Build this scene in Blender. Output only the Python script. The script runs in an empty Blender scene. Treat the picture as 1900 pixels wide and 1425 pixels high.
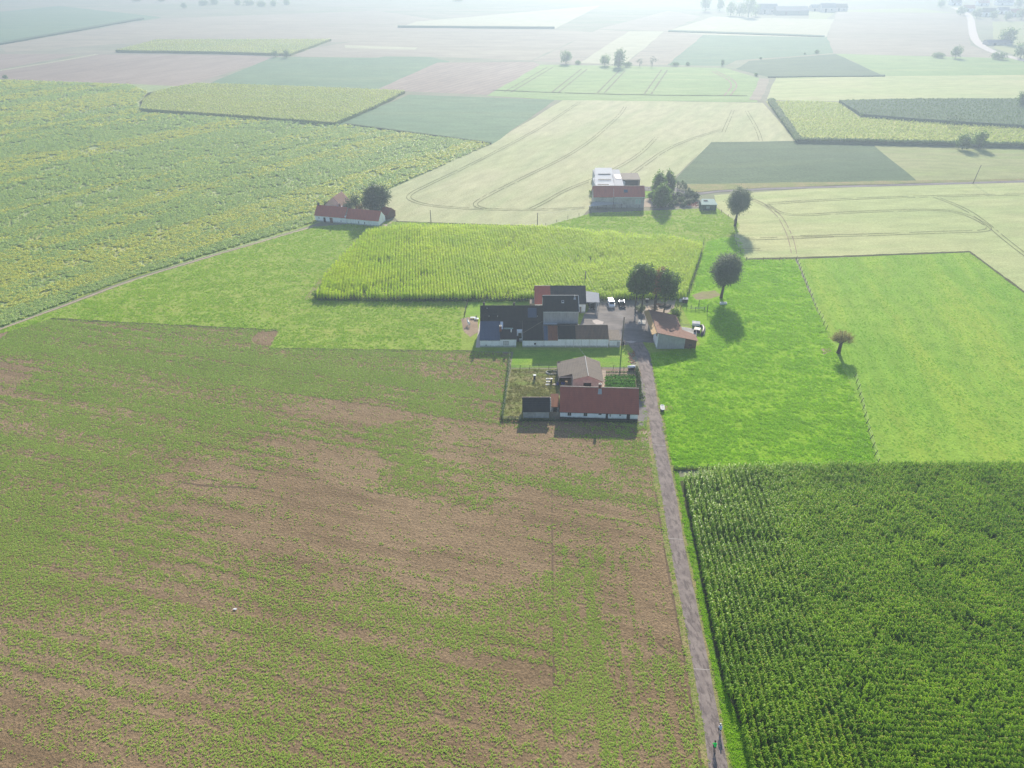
import bpy, bmesh, math, random
import numpy as np
from math import radians, sin, cos, tan, atan2, pi, hypot
random.seed(7); RNG = np.random.default_rng(7)
SC = bpy.context.scene
# ------------------------------------------------------------------ camera, sky, sun, exposure
F_PX = 1319.0; CAM_H = 100.0; PITCH = math.atan(832.5/F_PX)
cam_d = bpy.data.cameras.new('camera'); cam = bpy.data.objects.new('camera', cam_d)
SC.collection.objects.link(cam); SC.camera = cam
cam.location = (0, 0, CAM_H); cam.rotation_euler = (pi/2 - PITCH, 0, 0)
cam_d.sensor_width = 36; cam_d.lens = 36*F_PX/1900; cam_d.clip_start = 0.5; cam_d.clip_end = 30000
SUN_EL, SUN_AZ = radians(27.0), radians(9.3)          # azimuth measured to the right of +Y
W = bpy.data.worlds.new('World'); SC.world = W; W.use_nodes = True
wn = W.node_tree; bg = wn.nodes['Background']
sky = wn.nodes.new('ShaderNodeTexSky'); sky.sky_type = 'NISHITA'; sky.sun_disc = False
sky.sun_elevation = SUN_EL; sky.sun_rotation = SUN_AZ; sky.dust_density = 0.6
wn.links.new(sky.outputs[0], bg.inputs[0]); bg.inputs[1].default_value = 0.11
sl = bpy.data.lights.new('sun', 'SUN'); sl.energy = 5.0; sl.angle = radians(0.53); sl.color = (1, .90, .75)
sun = bpy.data.objects.new('sun', sl); SC.collection.objects.link(sun)
sun.rotation_euler = (pi/2 - SUN_EL, 0, pi - SUN_AZ)
SC.view_settings.view_transform = 'Standard'; SC.view_settings.look = 'None'
SC.view_settings.exposure = 0.98; SC.view_settings.gamma = 1
HAZE = 0.00072
cy = SC.cycles
cy.max_bounces = 6; cy.diffuse_bounces = 3; cy.glossy_bounces = 1; cy.transmission_bounces = 3
cy.volume_bounces = 0; cy.transparent_max_bounces = 6
cy.use_denoising = True
# ------------------------------------------------------------------ photograph pixel -> place on the land
cP, sP = cos(PITCH), sin(PITCH)
def G(x, y, z=0.0):
    u = (x-950)/F_PX; v = (y-712.5)/F_PX
    t = (z-CAM_H)/(-sP - v*cP)
    return (u*t, (cP - v*sP)*t, z)
def Gs(pts, z=0.0): return [G(x, y, z)[:2] for x, y in pts]
ZO = {1: (850, 510, 3.958), 2: (870, 520, 7.308), 3: (920, 650, 6.333), 4: (1090, 480, 7.125),
      5: (560, 300, 7.917), 6: (1070, 290, 6.786), 7: (1290, 330, 4.914), 8: (1250, 300, 2.375),
      9: (600, 0, 2.923), 10: (1250, 0, 2.923), 11: (1180, 330, 12.667)}
def Z(k, *pts):
    ox, oy, f = ZO[k]
    if not hasattr(pts[0], '__len__'): pts = (pts,)
    r = [(ox+x/f, oy+y/f) for x, y in pts]
    return r if len(r) > 1 else r[0]
# ------------------------------------------------------------------ object helpers
COL = SC.collection
def props(o, label=None, cat=None, group=None, kind=None):
    if label: o['label'] = label
    if cat: o['category'] = cat
    if group: o['group'] = group
    if kind: o['kind'] = kind
    return o
def thing(name, label, cat, loc=(0, 0, 0), rz=0, group=None):
    o = bpy.data.objects.new(name, None); COL.objects.link(o)
    o.location = loc; o.rotation_euler = (0, 0, rz); o.empty_display_size = .3
    return props(o, label, cat, group)
def copy_tree(o, parent=None):
    c = o.copy(); COL.objects.link(c)
    if parent: c.parent = parent
    for ch in [k for k in bpy.data.objects if k.parent == o]: copy_tree(ch, c)
    return c
class MB:
    def __init__(s): s.v = []; s.f = []
    def add(s, v, f):
        n = len(s.v); s.v += [tuple(p) for p in v]; s.f += [tuple(i+n for i in q) for q in f]; return s
    def box(s, x0, x1, y0, y1, z0, z1):
        return s.add([(x0,y0,z0),(x1,y0,z0),(x1,y1,z0),(x0,y1,z0),(x0,y0,z1),(x1,y0,z1),(x1,y1,z1),(x0,y1,z1)],
                     [(0,3,2,1),(4,5,6,7),(0,1,5,4),(1,2,6,5),(2,3,7,6),(3,0,4,7)])
    def ext(s, prof, a0, a1, axis='x'):
        n = len(prof)
        if axis == 'x': v = [(a0, p, q) for p, q in prof]+[(a1, p, q) for p, q in prof]
        elif axis == 'y': v = [(p, a0, q) for p, q in prof]+[(p, a1, q) for p, q in prof]
        else: v = [(p, q, a0) for p, q in prof]+[(p, q, a1) for p, q in prof]
        return s.add(v, [tuple(range(n)), tuple(range(2*n-1, n-1, -1))]+[(i, (i+1) % n, n+(i+1) % n, n+i) for i in range(n)])
    def slab(s, p, t=.12):
        q = [(x, y, z-t) for x, y, z in p]; n = len(p)
        return s.add(list(p)+q, [tuple(range(n)), tuple(range(2*n-1, n-1, -1))]+[(i, (i+1) % n, n+(i+1) % n, n+i) for i in range(n)])
    def tube(s, pts, rad, seg=6, cap=True):
        P = np.array(pts, float); n = len(P)
        if not hasattr(rad, '__len__'): rad = [rad]*n
        v = []
        for i in range(n):
            d = P[min(i+1, n-1)]-P[max(i-1, 0)]; d /= max(np.linalg.norm(d), 1e-9)
            a = np.cross(d, (0, 0, 1) if abs(d[2]) < .95 else (1, 0, 0)); a /= np.linalg.norm(a); b = np.cross(d, a)
            for k in range(seg):
                t = 2*pi*k/seg; v.append(tuple(P[i]+rad[i]*(cos(t)*a+sin(t)*b)))
        f = [(i*seg+k, i*seg+(k+1) % seg, (i+1)*seg+(k+1) % seg, (i+1)*seg+k) for i in range(n-1) for k in range(seg)]
        if cap: f += [tuple(range(seg-1, -1, -1)), tuple((n-1)*seg+k for k in range(seg))]
        return s.add(v, f)
    def cyl(s, x, y, z0, z1, r, seg=12, r1=None): return s.tube([(x, y, z0), (x, y, z1)], [r, r if r1 is None else r1], seg)
    def ring(s, c, R, r, ax, seg=20, m=5):
        a = {'x': ((0,1,0),(0,0,1)), 'y': ((1,0,0),(0,0,1)), 'z': ((1,0,0),(0,1,0))}[ax]
        A, B = np.array(a[0], float), np.array(a[1], float); N = np.cross(A, B); c = np.array(c, float); v = []
        for i in range(seg):
            t = 2*pi*i/seg; d = cos(t)*A+sin(t)*B
            for k in range(m):
                u = 2*pi*k/m; v.append(tuple(c+d*(R+r*cos(u))+N*r*sin(u)))
        return s.add(v, [(i*m+k, ((i+1) % seg)*m+k, ((i+1) % seg)*m+(k+1) % m, i*m+(k+1) % m) for i in range(seg) for k in range(m)])
    def build(s, name, mat, parent=None, smooth=False, bevel=0):
        me = bpy.data.meshes.new(name); me.from_pydata(s.v, [], s.f)
        b = bmesh.new(); b.from_mesh(me); bmesh.ops.recalc_face_normals(b, faces=b.faces)
        if bevel: bmesh.ops.bevel(b, geom=list(b.edges), offset=bevel, segments=2, affect='EDGES', profile=.6)
        b.to_mesh(me); b.free()
        if smooth: me.polygons.foreach_set('use_smooth', [True]*len(me.polygons))
        me.materials.append(mat); o = bpy.data.objects.new(name, me); COL.objects.link(o)
        if parent: o.parent = parent
        return o
def np_mesh(name, V, Fq, mat, parent=None, link=True):
    me = bpy.data.meshes.new(name); V = np.asarray(V, np.float32); Fq = np.asarray(Fq, np.int32)
    me.vertices.add(len(V)); me.vertices.foreach_set('co', V.ravel())
    k = Fq.shape[1]; me.loops.add(Fq.size); me.loops.foreach_set('vertex_index', Fq.ravel())
    me.polygons.add(len(Fq)); me.polygons.foreach_set('loop_start', np.arange(len(Fq), dtype=np.int32)*k)
    me.update(calc_edges=True); me.materials.append(mat)
    o = bpy.data.objects.new(name, me)
    if link: COL.objects.link(o)
    if parent: o.parent = parent
    return o
# ------------------------------------------------------------------ noise and polygon tests (numpy)
def vnoise(x, y, seed=0):
    xi = np.floor(x).astype(np.int64); yi = np.floor(y).astype(np.int64); fx = x-xi; fy = y-yi
    fx = fx*fx*(3-2*fx); fy = fy*fy*(3-2*fy)
    def h(a, b):
        n = (a*374761393+b*668265263+seed*974634777) & 0xFFFFFFFF
        n = ((n ^ (n >> 13))*1274126177) & 0xFFFFFFFF
        return ((n ^ (n >> 16)) & 0xFFFF)/65535.0
    return (h(xi, yi)*(1-fx)+h(xi+1, yi)*fx)*(1-fy)+(h(xi, yi+1)*(1-fx)+h(xi+1, yi+1)*fx)*fy
def fbm(x, y, seed=0, o=3):
    r = 0; a = 1; t = 0
    for i in range(o): r = r+a*vnoise(x*2**i, y*2**i, seed+i); t += a; a *= .5
    return r/t
def pip(P, poly):
    x, y = P[:, 0], P[:, 1]; r = np.zeros(len(P), bool); n = len(poly)
    for i in range(n):
        x0, y0 = poly[i]; x1, y1 = poly[(i+1) % n]
        if y0 == y1: continue
        c = ((y0 > y) != (y1 > y)) & (x < (x1-x0)*(y-y0)/(y1-y0)+x0); r ^= c
    return r
def jitter_grid(poly, step, ang=0, jit=.5, keep_rows=False, row=None):
    A = np.array(poly); c = A.mean(0); ca, sa = cos(ang), sin(ang)
    R = np.array([[ca, sa], [-sa, ca]]); L = (A-c)@R.T
    sx = step; sy = row or step
    gx = np.arange(L[:, 0].min(), L[:, 0].max(), sx); gy = np.arange(L[:, 1].min(), L[:, 1].max(), sy)
    X, Y = np.meshgrid(gx, gy); P = np.stack([X.ravel(), Y.ravel()], 1)
    P += (RNG.random(P.shape)-.5)*np.array([sx*jit*2, sy*(.18 if keep_rows else jit*2)])
    P = P@R+c
    return P[pip(P, poly)]
def in_view(P, m=25):
    X, Y = P[:, 0], P[:, 1]; zc = Y*cP+CAM_H*sP
    return (np.abs(X) < zc*(950/F_PX)*1.02+m) & (Y > 56-m)
# ------------------------------------------------------------------ materials
class NT:
    def __init__(s, name):
        s.m = bpy.data.materials.new(name); s.m.use_nodes = True; s.t = s.m.node_tree; s.t.nodes.clear()
        s.out = s.n('ShaderNodeOutputMaterial')
    def n(s, typ, **k):
        x = s.t.nodes.new(typ)
        for a, b in k.items(): setattr(x, a, b)
        return x
    def L(s, a, b): s.t.links.new(a, b)
    def pos(s, ang=0, sc=(1, 1, 1)):
        g = s.n('ShaderNodeNewGeometry'); r = s.n('ShaderNodeVectorRotate', rotation_type='Z_AXIS'); r.inputs['Angle'].default_value = -ang
        s.L(g.outputs['Position'], r.inputs['Vector'])
        m = s.n('ShaderNodeVectorMath', operation='MULTIPLY'); m.inputs[1].default_value = sc; s.L(r.outputs[0], m.inputs[0]); return m.outputs[0]
    def noise(s, vec, scale, detail=3, rough=.55):
        x = s.n('ShaderNodeTexNoise'); x.inputs['Scale'].default_value = scale; x.inputs['Detail'].default_value = detail
        x.inputs['Roughness'].default_value = rough; s.L(vec, x.inputs['Vector']); return x.outputs['Fac']
    def ramp(s, fac, a, b, lo=0., hi=1.):
        x = s.n('ShaderNodeMapRange'); x.inputs['From Min'].default_value = a; x.inputs['From Max'].default_value = b
        x.inputs['To Min'].default_value = lo; x.inputs['To Max'].default_value = hi; s.L(fac, x.inputs['Value']); return x.outputs[0]
    def mix(s, fac, a, b, mode='MIX'):
        x = s.n('ShaderNodeMix', data_type='RGBA', blend_type=mode)
        for sock, v in ((x.inputs['Factor'], fac), (x.inputs[6], a), (x.inputs[7], b)):
            if hasattr(v, 'is_linked') or hasattr(v, 'links'): s.L(v, sock)
            elif isinstance(v, (int, float)): sock.default_value = v
            else: sock.default_value = (*v, 1)
        return x.outputs[2]
    def math(s, op, a, b):
        x = s.n('ShaderNodeMath', operation=op)
        for i, v in enumerate((a, b)):
            if isinstance(v, (int, float)): x.inputs[i].default_value = v
            else: s.L(v, x.inputs[i])
        return x.outputs[0]
    def bsdf(s, col, rough=.9, spec=.2, bump=None, dist=.05, strength=1., metal=0):
        p = s.n('ShaderNodeBsdfPrincipled'); p.inputs['Roughness'].default_value = rough
        p.inputs['Specular IOR Level'].default_value = spec; p.inputs['Metallic'].default_value = metal
        if isinstance(col, tuple): p.inputs['Base Color'].default_value = (*col, 1)
        else: s.L(col, p.inputs['Base Color'])
        if bump is not None:
            b = s.n('ShaderNodeBump'); b.inputs['Distance'].default_value = dist; b.inputs['Strength'].default_value = strength
            s.L(bump, b.inputs['Height']); s.L(b.outputs[0], p.inputs['Normal'])
        return p
    def done(s, sh): s.L(sh.outputs[0], s.out.inputs['Surface']); return s.m
def ground_mat(name, c1, c2, c3=None, big=.02, mid=.15, fine=1.2, ang=0, row=None, rowamt=.0, speck=.35, dist=.08, warp=1., detail=3):
    """Field surface: broad patches c1/c2, streaks of c3 along the working direction, fine leafy or earthy grain."""
    t = NT(name); P = t.pos(ang)
    col = t.mix(t.ramp(t.noise(P, big, 4), .38, .62), c1, c2)
    if c3:
        Ps = t.pos(ang, (.12, 1, 1)); col = t.mix(t.ramp(t.noise(Ps, mid, 4, .6), .48, .68, 0, .85), col, c3)
    fn = t.noise(P, fine, detail, .7); Pm = t.pos(ang, (.35, 1, 1)); mn = t.noise(Pm, mid*3, 3, .6)
    col = t.mix(1.0, col, t.mix(t.ramp(fn, .3, .7), (1-speck,)*3, (1+speck*.6,)*3), 'MULTIPLY')
    col = t.mix(1.0, col, t.mix(t.ramp(mn, .3, .7), (.86,)*3, (1.12,)*3), 'MULTIPLY')
    h = fn
    if row:
        w = t.n('ShaderNodeTexWave', wave_type='BANDS', bands_direction='Y'); w.inputs['Scale'].default_value = .314/row
        w.inputs['Distortion'].default_value = warp; w.inputs['Detail'].default_value = 1; w.inputs['Detail Scale'].default_value = .2
        t.L(P, w.inputs['Vector']); col = t.mix(t.math('MULTIPLY', w.outputs['Fac'], rowamt), col, tuple(c*.45 for c in c1))
        h = t.math('ADD', h, w.outputs['Fac'])
    return t.done(t.bsdf(col, .95, .1, h, dist))
def leaf_mat(name, c1, c2, trans=.4, spec=.3, rough=.5, sc=.08, tc=None):
    t = NT(name); oi = t.n('ShaderNodeObjectInfo'); P = t.pos()
    f = t.math('ADD', t.math('MULTIPLY', oi.outputs['Random'], .5), t.math('MULTIPLY', t.ramp(t.noise(P, sc, 3), .3, .7), .5))
    col = t.mix(f, c1, c2); p = t.bsdf(col, rough, spec)
    tr = t.n('ShaderNodeBsdfTranslucent'); t.L(t.mix(1.0, col, tc or (1.25, 1.35, .55), 'MULTIPLY'), tr.inputs['Color'])
    m = t.n('ShaderNodeMixShader'); m.inputs[0].default_value = trans; t.L(p.outputs[0], m.inputs[1]); t.L(tr.outputs[0], m.inputs[2])
    return t.done(m)
def plain(name, c, rough=.7, spec=.3, var=.18, sc=1.5, bumpd=.01, metal=0, stain=None, streak=None):
    t = NT(name); P = t.pos(); n1 = t.noise(P, sc, 4, .65)
    col = t.mix(t.ramp(n1, .3, .7), tuple(x*(1-var) for x in c), tuple(min(1, x*(1+var)) for x in c))
    if stain: col = t.mix(t.ramp(t.noise(P, sc*.35, 5, .7), .5, .66, 0, .85), col, stain)
    if streak: col = t.mix(t.ramp(t.noise(t.pos(0, (3, .35, .35)), 1.2, 3, .6), .5, .7, 0, .6), col, streak)
    return t.done(t.bsdf(col, rough, spec, n1, bumpd, metal=metal))
def roof_mat(name, c, c2, axis='x', period=.3, rough=.8, spec=.25, patch=.3):
    """Roof covering: tile or sheet ribs running down the slope, courses, mottled weathering in c2."""
    t = NT(name); P = t.pos()
    w = t.n('ShaderNodeTexWave', wave_type='BANDS', bands_direction='X' if axis == 'x' else 'Y'); w.inputs['Scale'].default_value = .314/period
    w.inputs['Distortion'].default_value = .2; t.L(P, w.inputs['Vector'])
    w2 = t.n('ShaderNodeTexWave', wave_type='BANDS', bands_direction='Y' if axis == 'x' else 'X'); w2.inputs['Scale'].default_value = .314/(period*1.2)
    t.L(P, w2.inputs['Vector'])
    st = t.pos(0, (1.6, .4, .4) if axis == 'x' else (.4, 1.6, .4))
    col = t.mix(t.ramp(t.noise(st, .9, 5, .7), .42, .66), c, c2)
    col = t.mix(t.ramp(t.noise(P, 3.5, 4, .75), .52, .75, 0, patch), col, tuple(min(1, x*1.8+.03) for x in c2))
    h = t.math('ADD', w.outputs['Fac'], t.math('MULTIPLY', w2.outputs['Fac'], .5))
    col = t.mix(t.ramp(h, 0, 1.5, .35, 0), col, tuple(x*.4 for x in c))
    return t.done(t.bsdf(col, rough, spec, h, .03))
def white_wall(name, c=(.86, .87, .88), dirt=(.55, .57, .56)):
    t = NT(name); P = t.pos()
    col = t.mix(t.ramp(t.noise(t.pos(0, (1, 1, .3)), .9, 5, .7), .48, .72, 0, .6), c, dirt)
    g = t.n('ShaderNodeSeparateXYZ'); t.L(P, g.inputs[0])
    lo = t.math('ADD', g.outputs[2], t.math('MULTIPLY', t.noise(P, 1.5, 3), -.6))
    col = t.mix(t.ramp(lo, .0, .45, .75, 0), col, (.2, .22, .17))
    return t.done(t.bsdf(col, .9, .2, t.noise(P, 6, 3), .01))
GR = {}
M = {}
M['leaf_seed'] = leaf_mat('seedling_leaf', (.38, .53, .08), (.49, .61, .14), .45)
M['leaf_grass'] = leaf_mat('grass_leaf', (.29, .52, .010), (.38, .58, .02), .55, .25, .5, .05)
M['leaf_grassl'] = leaf_mat('meadow_leaf', (.29, .47, .03), (.39, .54, .05), .5, .25, .5, .05)
M['leaf_dry'] = leaf_mat('weed_leaf', (.20, .22, .06), (.30, .27, .11), .4, .1, .6, .4)
M['leaf_mown'] = leaf_mat('mown_leaf', (.22, .46, .03), (.30, .51, .06), .45, .2, .5, .05)
M['leaf_beet'] = leaf_mat('beet_leaf', (.46, .56, .26), (.55, .63, .31), .5, .12, .5, .04)
M['leaf_beety'] = leaf_mat('beet_leaf_yellowing', (.70, .68, .21), (.64, .66, .25), .5, .12, .5, .04)
M['maize'] = leaf_mat('maize_leaf', (.14, .29, .012), (.38, .54, .03), .52, .35, .4, .12)
M['maizem'] = leaf_mat('maize_leaf_yellow_green', (.40, .56, .02), (.66, .72, .04), .5, .12, .5, .05)  # yellower green of the tasselled middle field
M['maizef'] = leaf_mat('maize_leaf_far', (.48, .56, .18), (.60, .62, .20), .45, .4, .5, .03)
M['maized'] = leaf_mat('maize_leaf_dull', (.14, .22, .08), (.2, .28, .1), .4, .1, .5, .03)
M['tassel'] = leaf_mat('maize_tassel', (.42, .38, .16), (.52, .46, .2), .3)
M['willow'] = leaf_mat('willow_leaf', (.10, .13, .09), (.17, .20, .15), .3, .2, .5, .5, (1.8, 1.9, 1.2))
M['oak'] = leaf_mat('broadleaf', (.045, .085, .03), (.10, .16, .05), .4, .1, .5, .4, (2.3, 2.5, 1.0))
M['autumn'] = leaf_mat('rusty_leaf', (.22, .13, .05), (.30, .20, .08), .35, .3, .5, .6)
M['dark'] = leaf_mat('conifer_leaf', (.04, .07, .04), (.07, .11, .05), .25, .15, .5, .5, (1.8, 1.9, 1.0))
M['straw'] = leaf_mat('twig_leaf', (.26, .19, .09), (.34, .30, .14), .3, .3, .5, .6)
M['cabbage'] = leaf_mat('cabbage_leaf', (.05, .16, .02), (.12, .26, .04), .3, .0, .9, 1.)
M['bark'] = plain('bark', (.085, .07, .055), .95, .1, .35, 3, .03)
M['post'] = plain('old_post_wood', (.13, .11, .09), .9, .1, .3, 4)
M['pale_post'] = plain('pale_post', (.45, .43, .4), .9, .1, .2, 4)
M['wire'] = plain('galvanised_wire', (.3, .3, .3), .5, .5, .1)
M['cable'] = plain('pale_cable', (.55, .55, .55), .5, .5, .05)
M['white'] = plain('white_paint', (.8, .8, .8), .9, .05, .06)
M['whitew'] = white_wall('whitewashed_wall')
M['pebble'] = plain('grey_render', (.36, .36, .36), .9, .2, .14, .8, .01, streak=(.22, .22, .22))
M['conc'] = plain('concrete_block_wall', (.40, .39, .37), .9, .2, .15, 1.2, .01, stain=(.26, .25, .23))
M['pinkb'] = plain('pale_pink_block', (.46, .40, .365), .9, .2, .14, 1.2)
M['redb'] = plain('red_brick', (.24, .10, .065), .9, .2, .25, 4, .01)
M['brownb'] = plain('brown_brick', (.15, .085, .06), .9, .2, .25, 4, .01)
M['slate'] = roof_mat('blue_slate', (.045, .075, .13), (.055, .085, .14), period=.4, rough=.55, spec=.5, patch=.06)
M['blackt'] = roof_mat('black_tile', (.022, .023, .022), (.036, .037, .032), rough=.75)
M['blackp'] = roof_mat('dark_pantile', (.035, .032, .034), (.05, .047, .045), rough=.75, patch=.12)
M['greyt'] = roof_mat('dark_grey_corrugated', (.05, .05, .05), (.08, .075, .07), period=.4, patch=.1)
M['redt'] = roof_mat('red_pantile', (.42, .12, .08), (.34, .10, .07), patch=.15)
M['redo'] = roof_mat('weathered_red_pantile', (.50, .13, .085), (.40, .11, .08), patch=.2)
M['rust'] = roof_mat('rusty_sheet', (.26, .10, .05), (.16, .07, .05), patch=.2)
M['brownt'] = roof_mat('brown_tile', (.20, .125, .08), (.14, .10, .07), period=.4, patch=.25)
M['mossy'] = roof_mat('grey_brown_fibre_sheet', (.17, .14, .115), (.12, .105, .09), axis='y', period=.35, patch=.25)
M['barnr'] = roof_mat('barn_brown_sheet', (.25, .13, .09), (.19, .105, .08), axis='y', period=.35, patch=.15)
M['ochre'] = plain('ochre_plastic_sheet', (.36, .22, .07), .6, .4, .2)
M['sheet'] = plain('pale_metal_sheet', (.42, .43, .45), .9, .05, .06)
M['glassh'] = plain('white_polytunnel', (.55, .56, .57), .95, .03, .05)
M['palegr'] = plain('pale_green_sheet', (.36, .45, .41), .95, .03, .08)
M['greenw'] = plain('dark_green_boards', (.07, .12, .11), .8, .3, .15)
M['pane'] = plain('dark_glass', (.02, .025, .03), .12, .8, .1)
M['opening'] = plain('dark_door_and_opening', (.018, .016, .015), .9, .2, .2)  # at open fronts this near-black stands in for the shade inside
M['frame'] = plain('pale_frame', (.6, .6, .58), .6, .4, .05)
M['ridge'] = plain('pale_ridge_tile', (.42, .33, .28), .8, .3, .2, 3)
M['ridgeg'] = plain('grey_ridge_cap', (.36, .36, .36), .7, .3, .15, 3)
M['wood'] = plain('grey_wood', (.22, .19, .155), .9, .1, .25, 3)
M['plinth'] = plain('tarred_plinth', (.03, .032, .035), .8, .3, .2)
M['tyre'] = plain('rubber', (.02, .02, .02), .9, .2, .1)
M['carw'] = plain('van_white_paint', (.78, .78, .78), .4, .6, .02)
M['carb'] = plain('car_black_paint', (.018, .018, .024), .6, .04, .02)
M['lamp'] = plain('headlight_glass', (.5, .5, .5), .6, .1, .02)
M['plastic_b'] = plain('blue_plastic', (.03, .05, .25), .5, .4, .1)
M['plastic_k'] = plain('black_plastic', (.025, .025, .028), .5, .4, .1)
M['stone'] = plain('light_stone', (.5, .47, .42), .9, .2, .25, 5)
M['brick_rubble'] = plain('brick_rubble', (.3, .15, .1), .9, .2, .4, 6)
M['skin'] = plain('skin', (.5, .32, .24), .6, .3, .03)
M['green_j'] = plain('neon_green_cloth', (.03, .85, .12), .8, .2, .05)
M['black_c'] = plain('black_cloth', (.02, .02, .022), .9, .2, .05)
M['grey_c'] = plain('pale_grey_cloth', (.6, .64, .72), .85, .2, .05)
M['horse'] = plain('white_coat', (.78, .76, .72), .8, .2, .06)
M['mane'] = plain('grey_mane', (.3, .28, .26), .9, .2, .1)
# ------------------------------------------------------------------ ground and fields
def smooth_poly(P, step, jit, seed):
    out = []; n = len(P)
    for i in range(n):
        a = np.array(P[i]); b = np.array(P[(i+1) % n]); L = np.linalg.norm(b-a); k = max(1, min(400, int(L/step)))
        nrm = np.array([-(b-a)[1], (b-a)[0]])/max(L, 1e-6)
        for j in range(k):
            q = a+(b-a)*j/k; s_ = (0 if j == 0 else 1)
            w = (vnoise(np.array([q[0]/step*.4]), np.array([q[1]/step*.4]), seed)[0]-.5)*2*jit*s_
            out.append(tuple(q+nrm*w))
    return out
_sd = [0]
def sheet(name, P, z, mat, label, jit=.25, step=3.):
    _sd[0] += 1
    Q = smooth_poly(P, step, jit, _sd[0])
    me = bpy.data.meshes.new(name); b = bmesh.new()
    f = b.faces.new([b.verts.new((x, y, z)) for x, y in Q]); bmesh.ops.triangulate(b, faces=[f])
    bmesh.ops.recalc_face_normals(b, faces=b.faces)
    if sum(q.normal.z for q in b.faces) < 0: bmesh.ops.reverse_faces(b, faces=b.faces)
    b.to_mesh(me); b.free(); me.materials.append(mat)
    o = bpy.data.objects.new(name, me); COL.objects.link(o); return props(o, label, kind='structure')
def block(name, P, z0, h, mat, label, jit=.4, step=3., kind='stuff', cat='crop'):
    _sd[0] += 1
    Q = smooth_poly(P, step, jit, _sd[0]); m = MB(); m.ext(Q, z0, z0+h, 'z')
    o = m.build(name, mat); return props(o, label, cat, kind=kind)
def ribbon(name, line, w, z, mat, label=None, offs=(0,), gaps=0, jit=.05, smooth=True, kind='structure'):
    """Narrow strip(s) following a line of ground points."""
    P = np.array(line, float)
    if smooth and len(P) > 2:
        for _ in range(2):
            Q = [P[0]]
            for i in range(len(P)-1): Q += [P[i]*.75+P[i+1]*.25, P[i]*.25+P[i+1]*.75]
            Q.append(P[-1]); P = np.array(Q)
    # resample
    d = np.r_[0, np.cumsum(np.hypot(*np.diff(P, axis=0).T))]; n = max(3, int(d[-1]/2.0)); s = np.linspace(0, d[-1], n)
    X = np.interp(s, d, P[:, 0]); Y = np.interp(s, d, P[:, 1]); T = np.stack([np.gradient(X), np.gradient(Y)], 1); T /= np.linalg.norm(T, axis=1)[:, None]
    N = np.stack([-T[:, 1], T[:, 0]], 1); C = np.stack([X, Y], 1); V = []; Fq = []
    for o in offs:
        ww = w*(1+jit*4*(RNG.random(n)-.5)); a = C+N*(o+ww/2)[:, None]; b = C+N*(o-ww/2)[:, None]; k = len(V)
        for i in range(n): V += [(a[i, 0], a[i, 1], z), (b[i, 0], b[i, 1], z)]
        for i in range(n-1):
            if gaps and RNG.random() < gaps: continue
            Fq.append((k+2*i, k+2*i+1, k+2*i+3, k+2*i+2))
    o = np_mesh(name, V, Fq, mat); return props(o, label, kind=kind)
def px(*p): return Gs(p)
A_BEET = atan2(*(lambda a, b: (b[1]-a[1], b[0]-a[0]))(G(0, 610), G(583, 418)))
A_SEED = radians(-15)
base_m = ground_mat('land_far', (.20, .21, .13), (.26, .24, .18), (.17, .21, .11), big=.004, mid=.02, fine=.1, speck=.1)
gm = MB(); gm.add([(-5000, -1500, -.03), (5000, -1500, -.03), (5000, 6500, -.03), (-5000, 6500, -.03)], [(0, 1, 2, 3)])
props(gm.build('ground', base_m), 'broad farmland plain under all the fields', kind='structure')
m_soil = ground_mat('brown_soil', (.25, .175, .10), (.30, .215, .13), (.20, .14, .08), big=.03, mid=.3, fine=2.2, ang=A_SEED, speck=.5, dist=.3, detail=6)
m_past = ground_mat('bright_pasture', (.19, .36, .012), (.22, .39, .018), (.16, .32, .012), big=.03, mid=.2, fine=1.6, speck=.25, dist=.25)
m_pastl = ground_mat('meadow', (.23, .32, .05), (.26, .34, .06), (.29, .33, .07), big=.03, mid=.2, fine=1.5, speck=.22, dist=.2)
m_mown = ground_mat('mown_pasture', (.19, .35, .03), (.23, .37, .04), (.29, .40, .04), big=.018, mid=.1, fine=1.5, ang=radians(80), speck=.25, dist=.15)
m_lawn = ground_mat('lawn', (.16, .31, .03), (.22, .36, .04), (.24, .33, .06), big=.15, mid=.4, fine=2.5, speck=.35, dist=.15)
m_wheat = ground_mat('pale_ripe_cereal', (.38, .40, .21), (.43, .42, .25), (.33, .37, .19), big=.012, mid=.07, fine=1.1, speck=.16, dist=.2, ang=radians(60))
m_wheat2 = ground_mat('pale_green_cereal', (.37, .42, .18), (.43, .44, .21), (.31, .38, .15), big=.012, mid=.07, fine=1.1, speck=.18, dist=.2, ang=radians(5))
m_beet = ground_mat('beet_ground', (.27, .34, .15), (.30, .36, .16), (.38, .38, .15), big=.01, mid=.05, fine=1., ang=A_BEET, speck=.35, dist=.3)
m_dgreen = ground_mat('dark_green_crop', (.075, .125, .06), (.09, .14, .07), (.11, .16, .07), big=.012, mid=.06, fine=.7, speck=.3, dist=.3, ang=radians(5))
m_bgreen = ground_mat('blue_green_crop', (.11, .19, .10), (.13, .21, .11), (.15, .22, .11), big=.01, mid=.05, fine=.5, speck=.2, dist=.2)
m_ltgreen = ground_mat('light_green_crop', (.20, .30, .10), (.24, .33, .12), (.27, .35, .13), big=.01, mid=.05, fine=.5, speck=.14, dist=.2)
m_yel = ground_mat('yellow_green_crop', (.34, .36, .09), (.28, .33, .08), (.44, .42, .08), big=.012, mid=.05, fine=.7, speck=.3, dist=.4)
m_maizetop = ground_mat('maize_canopy', (.20, .26, .07), (.25, .28, .08), (.32, .32, .08), big=.015, mid=.05, fine=.8, speck=.4, dist=.6)
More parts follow.
